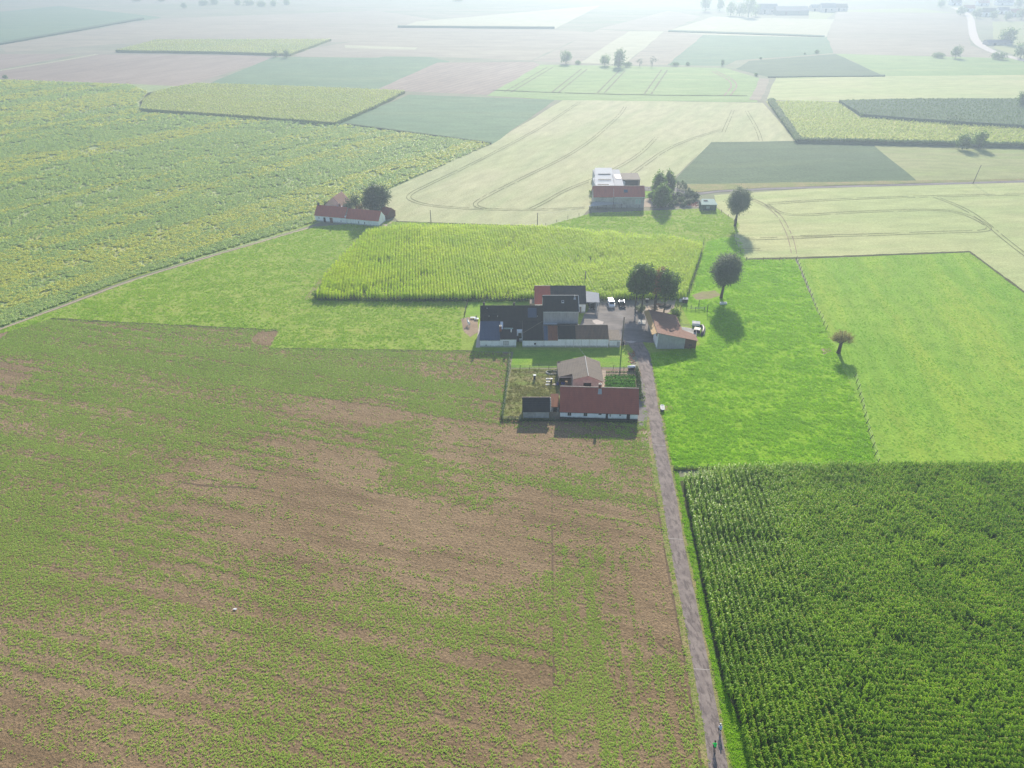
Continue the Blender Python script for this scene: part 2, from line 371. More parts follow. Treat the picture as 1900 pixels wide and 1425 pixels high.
m_plough = ground_mat('pinkish_ploughland', (.28, .22, .18), (.32, .255, .21), (.26, .205, .165), big=.008, mid=.04, fine=.4, ang=radians(60), row=6, rowamt=.25, speck=.12)
m_plough2 = ground_mat('grey_brown_stubble', (.27, .235, .18), (.31, .27, .20), (.25, .225, .16), big=.006, mid=.03, fine=.3, speck=.1)
m_fallow = ground_mat('olive_fallow', (.26, .29, .12), (.30, .31, .14), (.24, .3, .1), big=.02, mid=.08, fine=.8, speck=.15)
m_pale = ground_mat('very_pale_stubble', (.36, .36, .24), (.39, .38, .25), big=.01, mid=.05, fine=.4, speck=.08)
m_track = ground_mat('earth_track', (.42, .34, .25), (.36, .29, .21), big=.1, mid=.5, fine=3, speck=.2)
m_verge = ground_mat('dry_verge', (.30, .25, .12), (.22, .24, .08), (.17, .22, .06), big=.15, mid=.6, fine=3, speck=.3, dist=.15)
m_vergeg = ground_mat('green_verge', (.10, .22, .02), (.15, .27, .03), (.19, .24, .06), big=.15, mid=.5, fine=3, speck=.3, dist=.2)
m_mud = ground_mat('trodden_earth', (.27, .2, .145), (.33, .25, .18), big=.2, mid=.5, fine=3, speck=.2)
m_sand = ground_mat('pale_gravel', (.46, .38, .30), (.40, .32, .25), (.33, .27, .22), big=.25, mid=.6, fine=4, speck=.2)
m_rut = ground_mat('shaded_wheel_rut', (.15, .16, .075), (.18, .17, .085), big=.2, mid=.5, fine=2, speck=.2)  # soil darkened in place of the shade deep between the crop
m_rutp = ground_mat('dry_wheel_rut', (.30, .23, .17), (.26, .2, .14), big=.2, mid=.5, fine=2, speck=.2)
m_furrow = ground_mat('dark_furrow', (.13, .095, .06), (.16, .115, .075), big=.2, mid=.5, fine=2, speck=.3)  # darker brown than the open soil
m_worn = ground_mat('worn_turf', (.26, .24, .11), (.29, .23, .15), (.24, .27, .08), big=.3, mid=.5, fine=3, speck=.25)
m_margin = ground_mat('dark_edge_grass', (.07, .085, .03), (.10, .10, .045), big=.2, mid=.4, fine=2, speck=.3)  # dark green-brown tone along field edges
m_asph = ground_mat('farmyard_asphalt', (.19, .175, .17), (.24, .22, .21), (.15, .14, .135), big=.2, mid=.3, fine=3, speck=.12, dist=.01)
def road_mat():
    t = NT('old_concrete_lane'); P = t.pos()
    col = t.mix(t.ramp(t.noise(P, .5, 5, .65), .42, .58), (.26, .22, .20), (.18, .15, .14))
    col = t.mix(t.ramp(t.noise(t.pos(radians(8), (1, .3, 1)), 1.4, 5, .7), .50, .58, 0, .9), col, (.10, .083, .08))
    col = t.mix(t.ramp(t.noise(P, 6, 3, .7), .35, .7, 0, .5), col, (.27, .23, .21))
    return t.done(t.bsdf(col, .9, .1, t.noise(P, 8, 3), .01))
m_road = road_mat()
m_joint = plain('joint_filler', (.36, .33, .31), .9, .2, .15)
m_patch = plain('worn_pale_concrete', (.46, .41, .38), .9, .2, .15, 2)
# far fields, in layers a few centimetres apart
far = [
 ('brown_field', [(-250,100),(150,100),(0,129),(-250,165)], .02, m_plough, 'narrow pinkish field above the pale track at the far left'),
 ('brown_field', [(0,132),(180,101),(470,103),(512,108),(340,160),(0,146),(-300,160),(-300,140)], .02, m_plough, 'wide pinkish ploughed field left of the two small trees'),
 ('green_field', [(508,106),(640,104),(800,106),(835,114),(700,167),(375,160)], .03, m_bgreen, 'blue-green field below the two small trees'),
 ('ploughed_field', [(698,167),(812,116),(990,115),(1003,121),(905,176)], .04, m_plough, 'pink ploughed field with fine furrows'),
 ('green_field', [(903,178),(1003,120),(1345,126),(1424,150),(1405,190),(1045,186)], .05, m_ltgreen, 'light green field crossed by slanting wheel tracks'),
 ('green_field', [(620,233),(757,176),(1030,185),(912,268)], .05, m_bgreen, 'dark green field left of the great pale cereal field'),
 ('stubble_field', [(1075,117),(1168,58),(1232,58),(1160,120)], .05, m_pale, 'pale yellow strip between two blue-grey fields'),
 ('brown_field', [(990,113),(1110,55),(1168,58),(1075,117)], .04, m_plough2, 'grey-brown strip left of the pale strip'),
 ('brown_field', [(1160,120),(1232,58),(1305,65),(1238,120)], .04, m_plough2, 'grey-brown strip right of the pale strip'),
 ('green_field', [(1238,121),(1305,65),(1540,69),(1546,99),(1365,112),(1345,122)], .04, m_bgreen, 'hazy green field beyond the slanting wheel tracks'),
 ('stubble_field', [(1238,58),(1322,31),(1552,36),(1532,69),(1305,65)], .05, m_pale, 'pale field in front of the far sheds'),
 ('ploughed_field', [(1552,22),(1795,26),(1800,84),(1842,100),(1835,112),(1546,99),(1535,70)], .05, m_plough2, 'grey ploughed field beside the winding far road'),
 ('green_field', [(1365,128),(1390,113),(1550,100),(1642,141),(1425,143)], .06, m_dgreen, 'grey-green crop patch above the pale cereal strip'),
 ('green_field', [(1550,100),(2100,114),(2100,141),(1642,141)], .06, m_ltgreen, 'light green field beside the far row of bushes'),
 ('cereal_field', [(1440,143),(2300,136),(2300,190),(1500,188),(1423,186)], .07, m_wheat2, 'long pale green cereal strip at the right'),
 ('green_field', [(740,51),(772,40),(1115,10),(1030,53)], .03, m_pale, 'very pale far field with hedge edge'),
 ('stubble_field', [(530,98),(640,80),(775,88),(770,96),(700,107),(560,106)], .03, m_plough2, 'pinkish far strip right of the two small trees'),
 ('stubble_field', [(640,84),(775,88),(770,92),(640,89)], .06, m_pale, 'thin pale yellow far strip'),
 ('green_field', [(0,22),(110,11),(300,32),(0,78),(-200,90)], .02, m_bgreen, 'hazy green far field at the top left'),
 ('brown_field', [(300,34),(700,20),(900,50),(640,78),(300,75),(10,97),(0,84)], .01, m_plough2, 'grey-pink far field at the top'),
 ('brown_field', [(1110,54),(1240,20),(1300,30),(1240,58)], .02, m_plough2, 'grey-brown far corner field'),
 ('brown_field', [(770,54),(1028,56),(1100,60),(985,112),(800,105),(700,104),(640,80)], .02, m_plough2, 'wide lilac-grey far field below the hedge edge'),
 ('fallow_field', [(1620,270),(2300,284),(2300,335),(1900,335),(1700,340)], .05, m_fallow, 'olive stubble field around the lone utility pole'),
 ('fallow_field', [(1500,60),(1500,20),(1700,15),(1770,24),(1552,22)], .03, m_fallow, 'pale hazy verge by the far village'),
 ('green_field', [(1842,40),(2200,38),(2200,108),(1900,108),(1845,90)], .03, m_fallow, 'hazy paddock below the far village'),
]
for i_, (nm, P, z, mt, lb) in enumerate(far): sheet(nm, Gs(P), z+.0002*i_, mt, lb, jit=1.2, step=12)
sheet('beet_field', px((-700,640),(0,609),(250,515),(583,417),(600,410),(640,395),(722,352),(912,267),(640,231),(500,222),(268,208),(258,190),(275,172),(340,159),(0,147),(-700,150)), .0, m_beet, 'huge leafy beet field with yellow streaks at the left', jit=.6, step=8)
sheet('cereal_field', px((715,385),(722,352),(912,267),(1045,185),(1415,191),(1478,263),(1320,265),(1248,332),(1195,350),(1095,385),(1080,402),(1015,420),(740,412)), .05, m_wheat, 'great pale ripe cereal field curving behind the farms', jit=.5, step=8)
sheet('dark_field', px((1320,264),(1475,262),(1622,270),(1702,337),(1500,345),(1300,352),(1250,335)), .12, m_dgreen, 'dark green crop field above the far road', jit=.5, step=8)
sheet('yellow_field', px((1421,188),(1500,188),(1560,190),(1592,216),(2300,245),(2300,280),(1478,264)), .09, m_yel, 'yellow-green flowering crop field at the right', jit=.8, step=8)
sheet('cereal_field', px((1325,362),(1500,350),(1900,333),(2400,325),(2400,900),(1965,590),(1800,466),(1475,479),(1380,481),(1362,440),(1370,415),(1330,385)), .05, m_wheat2, 'pale green cereal field with looping wheel tracks', jit=.4, step=6)
LPAST = px((-250,715),(0,613),(120,569),(250,520),(420,469),(583,421),(715,410),(745,412),(1010,420),(1100,395),(1330,386),(1372,415),(1368,440),(1385,481),(1475,481),(1530,610),(1600,760),(1627,864),(1250,870),(1236,825),(1215,700),(1205,655),(880,652),(500,646),(517,613),(210,598),(95,592),(0,619),(-250,725))
sheet('pasture', LPAST, .0, m_pastl, 'green grassland around the farm and its maize field', jit=.25, step=4)
RPAST = px((1265,570),(1285,540),(1310,450),(1340,440),(1372,442),(1385,482),(1475,482),(1530,610),(1600,760),(1627,864),(1250,870),(1240,825),(1217,700),(1207,655),(1300,640))
sheet('pasture', RPAST, .012, m_past, 'bright green pasture right of the lane', jit=.2, step=4)
sheet('mown_pasture', px((1480,481),(1800,468),(1965,590),(2400,900),(2400,866),(1627,864),(1600,760),(1530,610)), .008, m_mown, 'yellowish green mown pasture with a pollard at its edge', jit=.2, step=4)
SEEDF = px((-900,760),(-300,690),(0,619),(95,593),(210,599),(517,614),(500,647),(880,653),(945,655),(932,779),(1182,784),(1199,780),(1205,830),(1220,915),(1235,1006),(1252,1097),(1278,1232),(1292,1323),(1306,1425),(1345,1600),(1345,2100),(-900,2100))
sheet('seedling_field', SEEDF, .004, m_soil, 'brown tilled field with rows of green seedlings', jit=.15, step=3)
sheet('ground_strip', px((1205,700),(1240,830),(1262,885),(2600,872),(2600,2100),(1420,2100),(1290,1250),(1235,1000),(1215,850)), -.004, m_vergeg, 'green verge below the near maize field', jit=.1)
# lane
RD = [(1445,1318,1354),(1344,1305,1336),(1323,1299.5,1332),(1232.7,1285.5,1315),(1096.9,1259,1288),(1006.3,1241.5,1269),(915.8,1227,1254),(825.3,1210.5,1235),(780,1204.5,1229),(762.6,1199,1222.5),(712,1193.5,1215),(671.7,1184.5,1209),(651.5,1176,1203),(636,1163,1193),(622,1140,1192)]
RDx = [(2100, 1318+655*.245, 1354+655*.262)]+RD
lane = [(x0, y) for y, x0, x1 in RDx]+[(x1, y) for y, x0, x1 in reversed(RDx)]
sheet('lane', Gs(lane), .022, m_road, 'worn grey concrete lane leading up to the farm', jit=.05, step=1.5)
vl = [(x0-9*(y+120)/1000, y) for y, x0, x1 in RDx[:-4]]+[(x0+2, y) for y, x0, x1 in reversed(RDx[:-4])]
sheet('verge', Gs(vl), .012, m_verge, 'dry grassy verge on the left of the lane', jit=.3, step=1.2)
vr = [(x0+20, y) for y, x0, x1 in RDx[:-4]]+[(x1+5*(y+120)/1000, y) for y, x0, x1 in reversed(RDx[:-4])]
sheet('verge', Gs(vr), .016, m_verge, 'earthy verge on the right of the lane', jit=.3, step=1.2)
ribbon('furrow', Gs([(x0-10*(y+120)/1000, y) for y, x0, x1 in RDx[1:8]]), .35, .02, m_furrow, 'dark furrow between verge and seedling field', gaps=.1, jit=.25)
for k, (x, y) in enumerate([(1253, 1000), (1302, 1242), (1206, 722), (1220, 826)]):
    e = np.interp(y, [r[0] for r in RD[::-1]], [r[1] for r in RD[::-1]]), np.interp(y, [r[0] for r in RD[::-1]], [r[2] for r in RD[::-1]])
    ribbon('lane_joint', [G(e[0], y-1)[:2], G(e[1], y+1)[:2]], .14, .028, m_joint, 'pale cross joint of the concrete lane, number %d up from the camera' % (k+1), smooth=False)
# farmyard
sheet('farmyard', Gs(Z(1, (885,385),(925,290),(1035,165),(1245,165),(1310,190),(1400,290),(1420,420),(1440,500),(1355,495),(1240,500),(1185,420),(1110,375))), .026, m_asph, 'grey asphalt farmyard between the barns', jit=.2, step=2)
sheet('farmyard', Gs(Z(1, (1098,365),(1200,378),(1245,515),(1190,520),(1098,480))), .0235, m_asph, 'asphalt strip between long range and lane', jit=.15, step=2)
sheet('gravel_patch', Gs(Z(1, (1230,170),(1600,172),(1590,225),(1575,275),(1430,300),(1300,270))), .02, m_sand, 'pale gravel patch under the tall trees', jit=.3, step=1.5)
sheet('worn_patch', Gs(Z(1, (985,335),(1020,328),(1070,345),(1060,362),(1010,362))), .032, m_patch, 'pale worn spot in the farmyard', jit=.3, step=1)
sheet('worn_patch', Gs(Z(1, (1225,490),(1270,484),(1310,492),(1270,502))), .034, m_patch, 'pale puddle-shaped spot where the lane meets the yard', jit=.1, step=1)
sheet('lawn', px((868,560),(1000,559),(1000,575),(895,592),(862,590)), .014, m_lawn, 'small lawn behind the white farmhouse', jit=.1, step=2)
sheet('lawn', px((953,650),(1145,646),(1166,655),(1172,681),(948,682)), .014, m_lawn, 'lawn strip in front of the long white range', jit=.15, step=2)
m_garden = ground_mat('rough_garden', (.19, .21, .06), (.25, .22, .11), (.15, .22, .04), big=.25, mid=.4, fine=3, speck=.35, dist=.15)
sheet('garden', px((948,684),(1042,684),(1042,745),(1030,776),(933,780)), .012, m_garden, 'rough weedy garden left of the red house', jit=.15, step=2)
sheet('path', px((1030,684),(1190,684),(1193,775),(1030,778)), .010, m_mud, 'bare earth around the gable shed and red house', jit=.15, step=2)
sheet('path', px((1178,695),(1195,700),(1203,762),(1200,790),(1184,792)), .0145, m_asph, 'worn strip between red house and lane', jit=.15, step=2)
sheet('path', Gs(Z(2, (150,555),(185,555),(158,912),(90,912))), .014, m_patch, 'pale concrete path beside the farmhouse gable', jit=.05, step=2)
sheet('mud_patch', Gs(Z(1, (15,325),(75,310),(140,330),(150,420),(90,460),(40,410))), .018, m_mud, 'trodden brown earth under the white horse', jit=.4, step=1.5)
sheet('mud_patch', px((1284,548),(1302,541),(1326,539),(1338,548),(1320,554),(1292,556)), .018, m_worn, 'bare trodden earth beside the leaning willow', jit=.4, step=1.5)
sheet('mud_patch', Gs(Z(1, (1520,960),(1570,965),(1590,990),(1550,1005),(1515,995))), .018, m_worn, 'trodden spot beside the water trough', jit=.3, step=1)
sheet('mud_patch', Gs(Z(8, (645,825),(690,820),(700,840),(660,850))), .018, m_mud, 'brown spot left of the pollard', jit=.3, step=1)
sheet('mud_patch', px((480,616),(515,615),(500,640),(478,640),(468,630)), .012, m_soil, 'bare brown corner of the seedling field', jit=.4, step=2)
sheet('mud_patch', px((1185,800),(1208,800),(1214,830),(1192,832)), .014, m_mud, 'bare earth corner by the lane', jit=.3, step=1.5)
sheet('road', Gs(Z(11, (-300,170),(170,205),(400,215),(860,200),(1200,330),(1500,350),(1900,300),(3000,240),(9200,60),(9200,110),(3000,285),(1900,345),(1500,400),(1180,420),(860,480),(700,440),(700,370),(420,300),(170,290),(-300,240))), .09, m_asph, 'grey farm road passing the distant red barn', jit=.2, step=4)
sheet('verge', Gs(Z(11, (1200,150),(2200,140),(9200,20),(9200,55),(3000,235),(1900,295),(1500,340),(1200,320))), .14, m_verge, 'straw coloured verge above the far farm road', jit=.5, step=4)
sheet('paddock', Gs(Z(6, (840,440),(980,440),(940,520),(835,530))), .07, m_lawn, 'small green lawn beside the distant red barn', jit=.2, step=2)
sheet('yard', Gs(Z(6, (830,540),(960,530),(1500,600),(1540,640),(1000,640),(830,640))), .06, m_sand, 'gravel garden beside the distant red barn', jit=.3, step=2)
sheet('yard', Gs(Z(5, (1150,930),(1320,890),(1310,905),(1230,955),(1130,975))), .06, m_sand, 'pale yard corner at the distant white farmhouse', jit=.2, step=2)
rb_ = [(0, 609), (120, 565), (250, 516), (420, 465), (583, 418)]
ribbon('track', Gs([(-300, 720)]+[(x, y+2) for x, y in rb_]), 0.9, .03, m_track, 'pale farm track along the beet field')
ribbon('grass_edge', Gs([(-300, 713)]+[(x, y-4) for x, y in rb_]), 1.6, .02, m_pastl, 'grass edge between beet field and track')
ribbon('margin', Gs([(95, 591), (210, 598), (350, 605), (517, 613)]), 1.1, .03, m_margin, 'dark ditch at the top of the seedling field', jit=.2)
ribbon('margin', Gs([(500, 647), (700, 650), (880, 652)]), 1.0, .03, m_margin, 'dark ditch edge below the left meadow', jit=.2)
ribbon('margin', Gs([(1385, 481), (1475, 479), (1800, 467)]), 1.2, .07, m_margin, 'dark ditch along the cereal field bottom', jit=.2)
ribbon('margin', Gs([(1800, 468), (1965, 590), (2300, 830)]), 1.0, .07, m_margin, 'dark ditch on the right of the mown pasture', jit=.2)
ribbon('margin', Gs([(1250, 871), (1480, 867), (1627, 865)]), .8, .03, m_margin, 'dark bank between pasture and near maize', jit=.2)
ribbon('margin', Gs([(735, 411), (850, 415), (1005, 420)]), .8, .07, m_margin, 'dark edge of the great cereal field', jit=.2)
ribbon('track', Gs([(568, 557), (600, 515), (640, 470), (665, 445)]), 1.8, .02, m_verge, 'rough grass track beside the middle maize field')
ribbon('margin', Gs([(-20, 134), (90, 117), (180, 101)]), 5, .12, m_pale, 'pale far track at the left')
ribbon('far_road', Gs([(1905, 114), (1862, 103), (1838, 95), (1812, 80), (1804, 60), (1801, 28), (1770, 14)]), 9, .15, m_patch, 'pale far road winding to the village')
ribbon('track', Gs([(1418, 146), (1412, 165), (1400, 186)]), 8, .15, m_plough2, 'brown track between far fields')
# wheel tracks
def tram(pts, mat=m_rut, w=.3, gap=1.9, z=.16, gaps=.06, label='pair of dark wheel tracks in the crop'):
    ribbon('wheel_tracks', Gs(pts), w, z, mat, label, offs=(-gap/2, gap/2), gaps=gaps, jit=.12)
tram([(1075,190),(1060,200),(1000,240),(870,308),(790,345),(757,362),(760,372),(800,383),(900,389),(1000,390),(1085,386)], label='wheel tracks looping along the left of the great cereal field')
tram([(1160,198),(1150,215),(1075,280),(960,335),(885,373),(880,382),(900,388)], label='second wheel tracks across the great cereal field')
tram([(1218,255),(1185,290),(1110,330),(1050,352),(1010,376),(985,388)], label='third wheel tracks across the great cereal field')
tram([(1340,240),(1245,270),(1180,318),(1160,330)], label='wheel tracks ending behind the distant red barn')
tram([(1360,205),(1342,246)], label='short wheel tracks at the far side of the cereal field'); tram([(1385,206),(1405,240),(1412,262)], label='curved wheel tracks at the far right of the cereal field')
Q8 = lambda *p: Z(8, *p)
tram(Q8((330,160),(400,190),(460,230),(495,290),(518,345),(530,405)), m_rutp, label='reddish wheel tracks curving down the cereal field')
tram(Q8((400,188),(600,172),(900,160),(1150,152),(1544,145),(1900,140)), label='upper long wheel tracks of the right cereal field')
tram(Q8((410,190),(470,230),(560,238),(800,222),(1000,215),(1180,211),(1290,232),(1400,290),(1370,308),(1200,310),(900,322),(560,330)), label='looping wheel tracks of the right cereal field')
tram(Q8((310,342),(560,336),(700,328)), label='lower wheel tracks of the right cereal field')
tram(Q8((1150,155),(1290,210),(1380,275),(1480,360),(1600,450)), label='slanting wheel tracks at the right of the cereal field')
tram(Q8((300,388),(385,388)), label='short wheel mark above the willow')
for a, b, n in (((1000,500),(1230,365),'first'), ((1260,500),(1415,375),'second'), ((1505,505),(1620,385),'third'), ((1760,510),(1850,380),'fourth')):
    tram(Z(9, a, b), w=1.2, gap=5, z=.2, label=n+' slanting wheel track of the light green far field')
tram(Z(10, (290,520),(345,450),(215,385)), m_rutp, w=1.2, gap=4, z=.2, label='bent wheel track of the light green far field'); tram(Z(9, (920,490),(1300,505),(1800,518),(2300,520)), w=1.6, gap=0, z=.2, label='long wheel track at the near edge of the light green field')
ribbon('rut', px((1215,1200),(1235,1212),(1262,1235)), .3, .03, m_furrow, 'dark ruts left of the lane', offs=(-1, 1), gaps=.1)
ribbon('rut', Gs([(330,893),(380,902),(480,905)]), .5, .025, m_furrow, 'bare brown scar in the seedling field')
ribbon('rut', Gs([(1028,1425),(1027,1200),(1025,1040),(1024,900)]), .3, .02, m_furrow, 'straight furrow where the seedling rows turn', gaps=.05, jit=.2)
for P_, n_ in (([(120,604),(280,612),(460,632)], 'first'), ([(150,625),(300,634),(440,645)], 'second'), ([(380,742),(440,748),(520,752)], 'third'), ([(550,1265),(800,1320),(1020,1380)], 'fifth')):
    ribbon('rut', Gs(P_), .22, .022, m_furrow, n_+' dark drill furrow in the seedling field', gaps=.15, jit=.3)
# crop blocks with real height
B_MAIZE1 = px((262,207),(268,188),(290,174),(345,162),(370,159),(560,165),(752,173),(700,200),(622,233),(450,220))
block('maize_block', B_MAIZE1, .0, 2.0, m_maizetop, 'pale yellow maize block with rounded corner at the upper left', jit=1, step=6)
B_MAIZE2 = px((215,97),(292,77),(615,76),(540,104),(400,100))
block('maize_block', B_MAIZE2, .0, 2.2, m_maizetop, 'thin hazy maize block left of the two small trees', jit=1, step=6)
B_YEL2 = px((1556,191),(1700,188),(1893,188),(1910,201),(2300,215),(2300,246),(1900,238),(1760,230),(1645,221),(1597,217))
block('maize_block', B_YEL2, .0, 2.0, m_dgreen, 'dark green maize block inside the yellow field', jit=1, step=6)
block('hedge_strip', px((738,50.5),(1028,52.5),(1029,53.5),(738,51.5)), 0, 2.2, m_dgreen, 'long thin hazy hedge in the distance', jit=1, step=10)
block('hedge_strip', px((1425,190),(1432,189),(1484,262),(1477,264)), 0, 1.3, m_dgreen, 'dark maize edge slanting down beside the yellow field', jit=.15, step=5)
block('hedge_strip', px((1478,263),(2300,279),(2300,282),(1478,266)), 0, 1.3, m_dgreen, 'dark green maize edge under the yellow field', jit=.15, step=5)
block('hedge_strip', px((1240,57),(1400,62),(1530,67),(1530,69),(1240,59)), 0, 1, m_dgreen, 'thin hazy hedge in front of the far pale field', jit=1, step=8)
block('hedge_strip', px((640,230),(912,266),(912,268),(640,232)), 0, .9, m_dgreen, 'low dark edge below the green field', jit=.5, step=6)
block('hedge_strip', px((0,81),(265,34),(268,36),(0,84)), 0, 1.6, m_dgreen, 'thin hazy hedge at the top left', jit=1, step=10)
block('hedge_strip', px((1425,142),(1642,140),(1642,142),(1425,144)), 0, .8, m_dgreen, 'dark lower edge of the grey-green crop patch', jit=1, step=10)
# ------------------------------------------------------------------ plants to scatter
def leaves_mesh(rng, n, kind):
    V = []; Fq = []
    if kind == 'tuft':            # rosette of short leaves
        for i in range(n):
            a = rng.random()*2*pi; L = .10+.12*rng.random(); w = .035+.03*rng.random(); r0 = .09*rng.random(); a0 = rng.random()*2*pi
            c = np.array([r0*cos(a0), r0*sin(a0), .02]); d = np.array([cos(a), sin(a), 0]); s = np.array([-sin(a), cos(a), 0]); up = .07+.08*rng.random()
            k = len(V); V += [c-s*w*.5, c+s*w*.5, c+d*L*.6+s*w+[0, 0, up], c+d*L*.6-s*w+[0, 0, up], c+d*L+s*w*.4+[0, 0, up*.75], c+d*L-s*w*.4+[0, 0, up*.75]]
            Fq += [(k, k+1, k+2, k+3), (k+3, k+2, k+4, k+5)]
    elif kind == 'grass':
        for i in range(n):
            a = rng.random()*2*pi; r = .45*math.sqrt(rng.random()); a0 = rng.random()*2*pi; c = np.array([r*cos(a0), r*sin(a0), 0])
            h = (.10+.16*rng.random())*(1.15-r); w = .035+.03*rng.random(); d = np.array([cos(a), sin(a), 0]); s = np.array([-sin(a), cos(a), 0])
            k = len(V); V += [c-s*w, c+s*w, c+d*h*.4+s*w*.9+[0, 0, h*.7], c+d*h*.4-s*w*.9+[0, 0, h*.7], c+d*h*1.1+s*.01+[0, 0, h], c+d*h*1.1-s*.01+[0, 0, h]]
            Fq += [(k, k+1, k+2, k+3), (k+3, k+2, k+4, k+5)]
    elif kind == 'beet':
        for i in range(n):
            a = i*2.4+rng.random(); L = .28+.3*rng.random(); w = .1+.06*rng.random(); d = np.array([cos(a), sin(a), 0]); s = np.array([-sin(a), cos(a), 0]); up = .22+.28*rng.random()
            c = np.array([0, 0, .05]); k = len(V)
            V += [c-s*.03, c+s*.03, c+d*L*.5+s*w+[0, 0, up], c+d*L*.5-s*w+[0, 0, up], c+d*L+s*w*.8+[0, 0, up*.8], c+d*L-s*w*.8+[0, 0, up*.8]]
            Fq += [(k, k+1, k+2, k+3), (k+3, k+2, k+4, k+5)]
    return np.array(V), np.array(Fq)
def maize_mesh(rng, nl=11, H=2.3, wide=1.):
    V = []; Fq = []; lean = (rng.random(2)-.5)*.25
    st = []
    for z, r in ((0, .035), (H*.6, .03), (H, .012)):
        for k in range(3): t = 2*pi*k/3; st.append((lean[0]*z/H+r*cos(t), lean[1]*z/H+r*sin(t), z))
    V += st; Fq += [(i*3+k, i*3+(k+1) % 3, i*3+3+(k+1) % 3, i*3+3+k) for i in range(2) for k in range(3)]
    a0 = rng.random()*pi
    for i in range(nl):
        z = H*(.25+.7*i/nl); a = a0+(i % 2)*pi+(rng.random()-.5)*1.1; L = (.50+.28*rng.random())*(1.1-.35*i/nl); w = (.055+.02*rng.random())*wide
        d = np.array([cos(a), sin(a), 0]); s = np.array([-sin(a), cos(a), 0]); c = np.array([lean[0]*z/H, lean[1]*z/H, z]); tw = (rng.random()-.5)*.5
        up = .28+.18*rng.random(); rows = [(0, 0, .5), (.3, up*.8, 1), (.65, up*.8-.02, .9), (1., up*.8-.35*rng.random()-.12, .15)]
        k = len(V)
        for (t, h, ww) in rows:
            q = c+d*L*t+np.array([0, 0, h]); V += [q-s*w*ww-[0, 0, tw*w*ww*t], q+s*w*ww+[0, 0, tw*w*ww*t]]
        Fq += [(k+2*j, k+2*j+1, k+2*j+3, k+2*j+2) for j in range(3)]
    return np.array(V), np.array(Fq)
def tassel_mesh(rng, H):
    V = []; Fq = []
    for i in range(6):
        a = rng.random()*2*pi; t = .05+.14*rng.random(); d = np.array([cos(a)*t, sin(a)*t, .24+.06*rng.random()]); s = np.array([-sin(a), cos(a), 0])*.016; c = np.array([0, 0, H-.02]); k = len(V)
        V += [c-s, c+s, c+d+s, c+d-s]; Fq.append((k, k+1, k+2, k+3))
    return np.array(V), np.array(Fq)
def proto_coll(name, specs):
    """specs: list of lists of (V, F, material); each becomes one plant shape."""
    c = bpy.data.collections.new(name)
    for parts in specs:
        me = bpy.data.meshes.new(name); V = []; Fs = []; mi = []
        for j, (v, f, mt) in enumerate(parts):
            n = len(V); V += [tuple(p) for p in v]; Fs += [tuple(int(i)+n for i in q) for q in f]; mi += [j]*len(f); me.materials.append(mt)
        me.from_pydata(V, [], Fs); me.polygons.foreach_set('material_index', mi); me.update()
        c.objects.link(bpy.data.objects.new(name, me))
    return c
def scatter(name, P, z, rot, scl, idx, coll, label, cat):
    P = np.asarray(P); n = len(P); co = np.zeros((n, 3), np.float32); co[:, :2] = P; co[:, 2] = z
    me = bpy.data.meshes.new(name); me.vertices.add(n); me.vertices.foreach_set('co', co.ravel())
    for nm, ar, ty in (('rot', rot, 'FLOAT'), ('scl', scl, 'FLOAT'), ('pick', idx, 'INT')):
        a = me.attributes.new(nm, ty, 'POINT'); a.data.foreach_set('value', np.asarray(ar, np.int32 if ty == 'INT' else np.float32))
    o = bpy.data.objects.new(name, me); COL.objects.link(o)
    g = bpy.data.node_groups.new(name+'_spread', 'GeometryNodeTree')
    g.interface.new_socket('Geometry', in_out='INPUT', socket_type='NodeSocketGeometry'); g.interface.new_socket('Geometry', in_out='OUTPUT', socket_type='NodeSocketGeometry')
    N = g.nodes; Lk = g.links.new; gi = N.new('NodeGroupInput'); go = N.new('NodeGroupOutput')
    ip = N.new('GeometryNodeInstanceOnPoints'); ci = N.new('GeometryNodeCollectionInfo'); ci.inputs['Collection'].default_value = coll
    ci.inputs['Separate Children'].default_value = True; ci.inputs['Reset Children'].default_value = True
    def attr(nm, ty):
        x = N.new('GeometryNodeInputNamedAttribute'); x.data_type = ty; x.inputs['Name'].default_value = nm; return [q for q in x.outputs if q.enabled and q.name == 'Attribute'][0]
    cx = N.new('ShaderNodeCombineXYZ'); Lk(attr('rot', 'FLOAT'), cx.inputs['Z'])
    Lk(gi.outputs[0], ip.inputs['Points']); Lk(ci.outputs[0], ip.inputs['Instance']); ip.inputs['Pick Instance'].default_value = True
    Lk(attr('pick', 'INT'), ip.inputs['Instance Index']); Lk(cx.outputs[0], ip.inputs['Rotation']); Lk(attr('scl', 'FLOAT'), ip.inputs['Scale'])
    Lk(ip.outputs[0], go.inputs[0])
    md = o.modifiers.new('spread', 'NODES'); md.node_group = g
    return props(o, label, cat, kind='stuff')
def R_(n): return RNG.random(n)
rr = np.random.default_rng(3)
def T(kind, n, mat): v, f = leaves_mesh(rr, n, kind); return [(v, f, mat)]
C_SEED = proto_coll('seedling', [T('tuft', 9, M['leaf_seed']) for _ in range(4)])
C_GRASS = proto_coll('grass_tuft', [T('grass', 26, M['leaf_grass']) for _ in range(3)])
C_GRASSL = proto_coll('meadow_tuft', [T('grass', 22, M['leaf_grassl']) for _ in range(3)])
C_DRY = proto_coll('weed_tuft', [T('grass', 20, M['leaf_dry']) for _ in range(3)])
C_MOWN = proto_coll('mown_tuft', [T('grass', 16, M['leaf_mown']) for _ in range(3)])
C_BEET = proto_coll('beet_plant', [T('beet', 14, M['leaf_beet']) for _ in range(4)]+[T('beet', 14, M['leaf_beety']) for _ in range(2)])
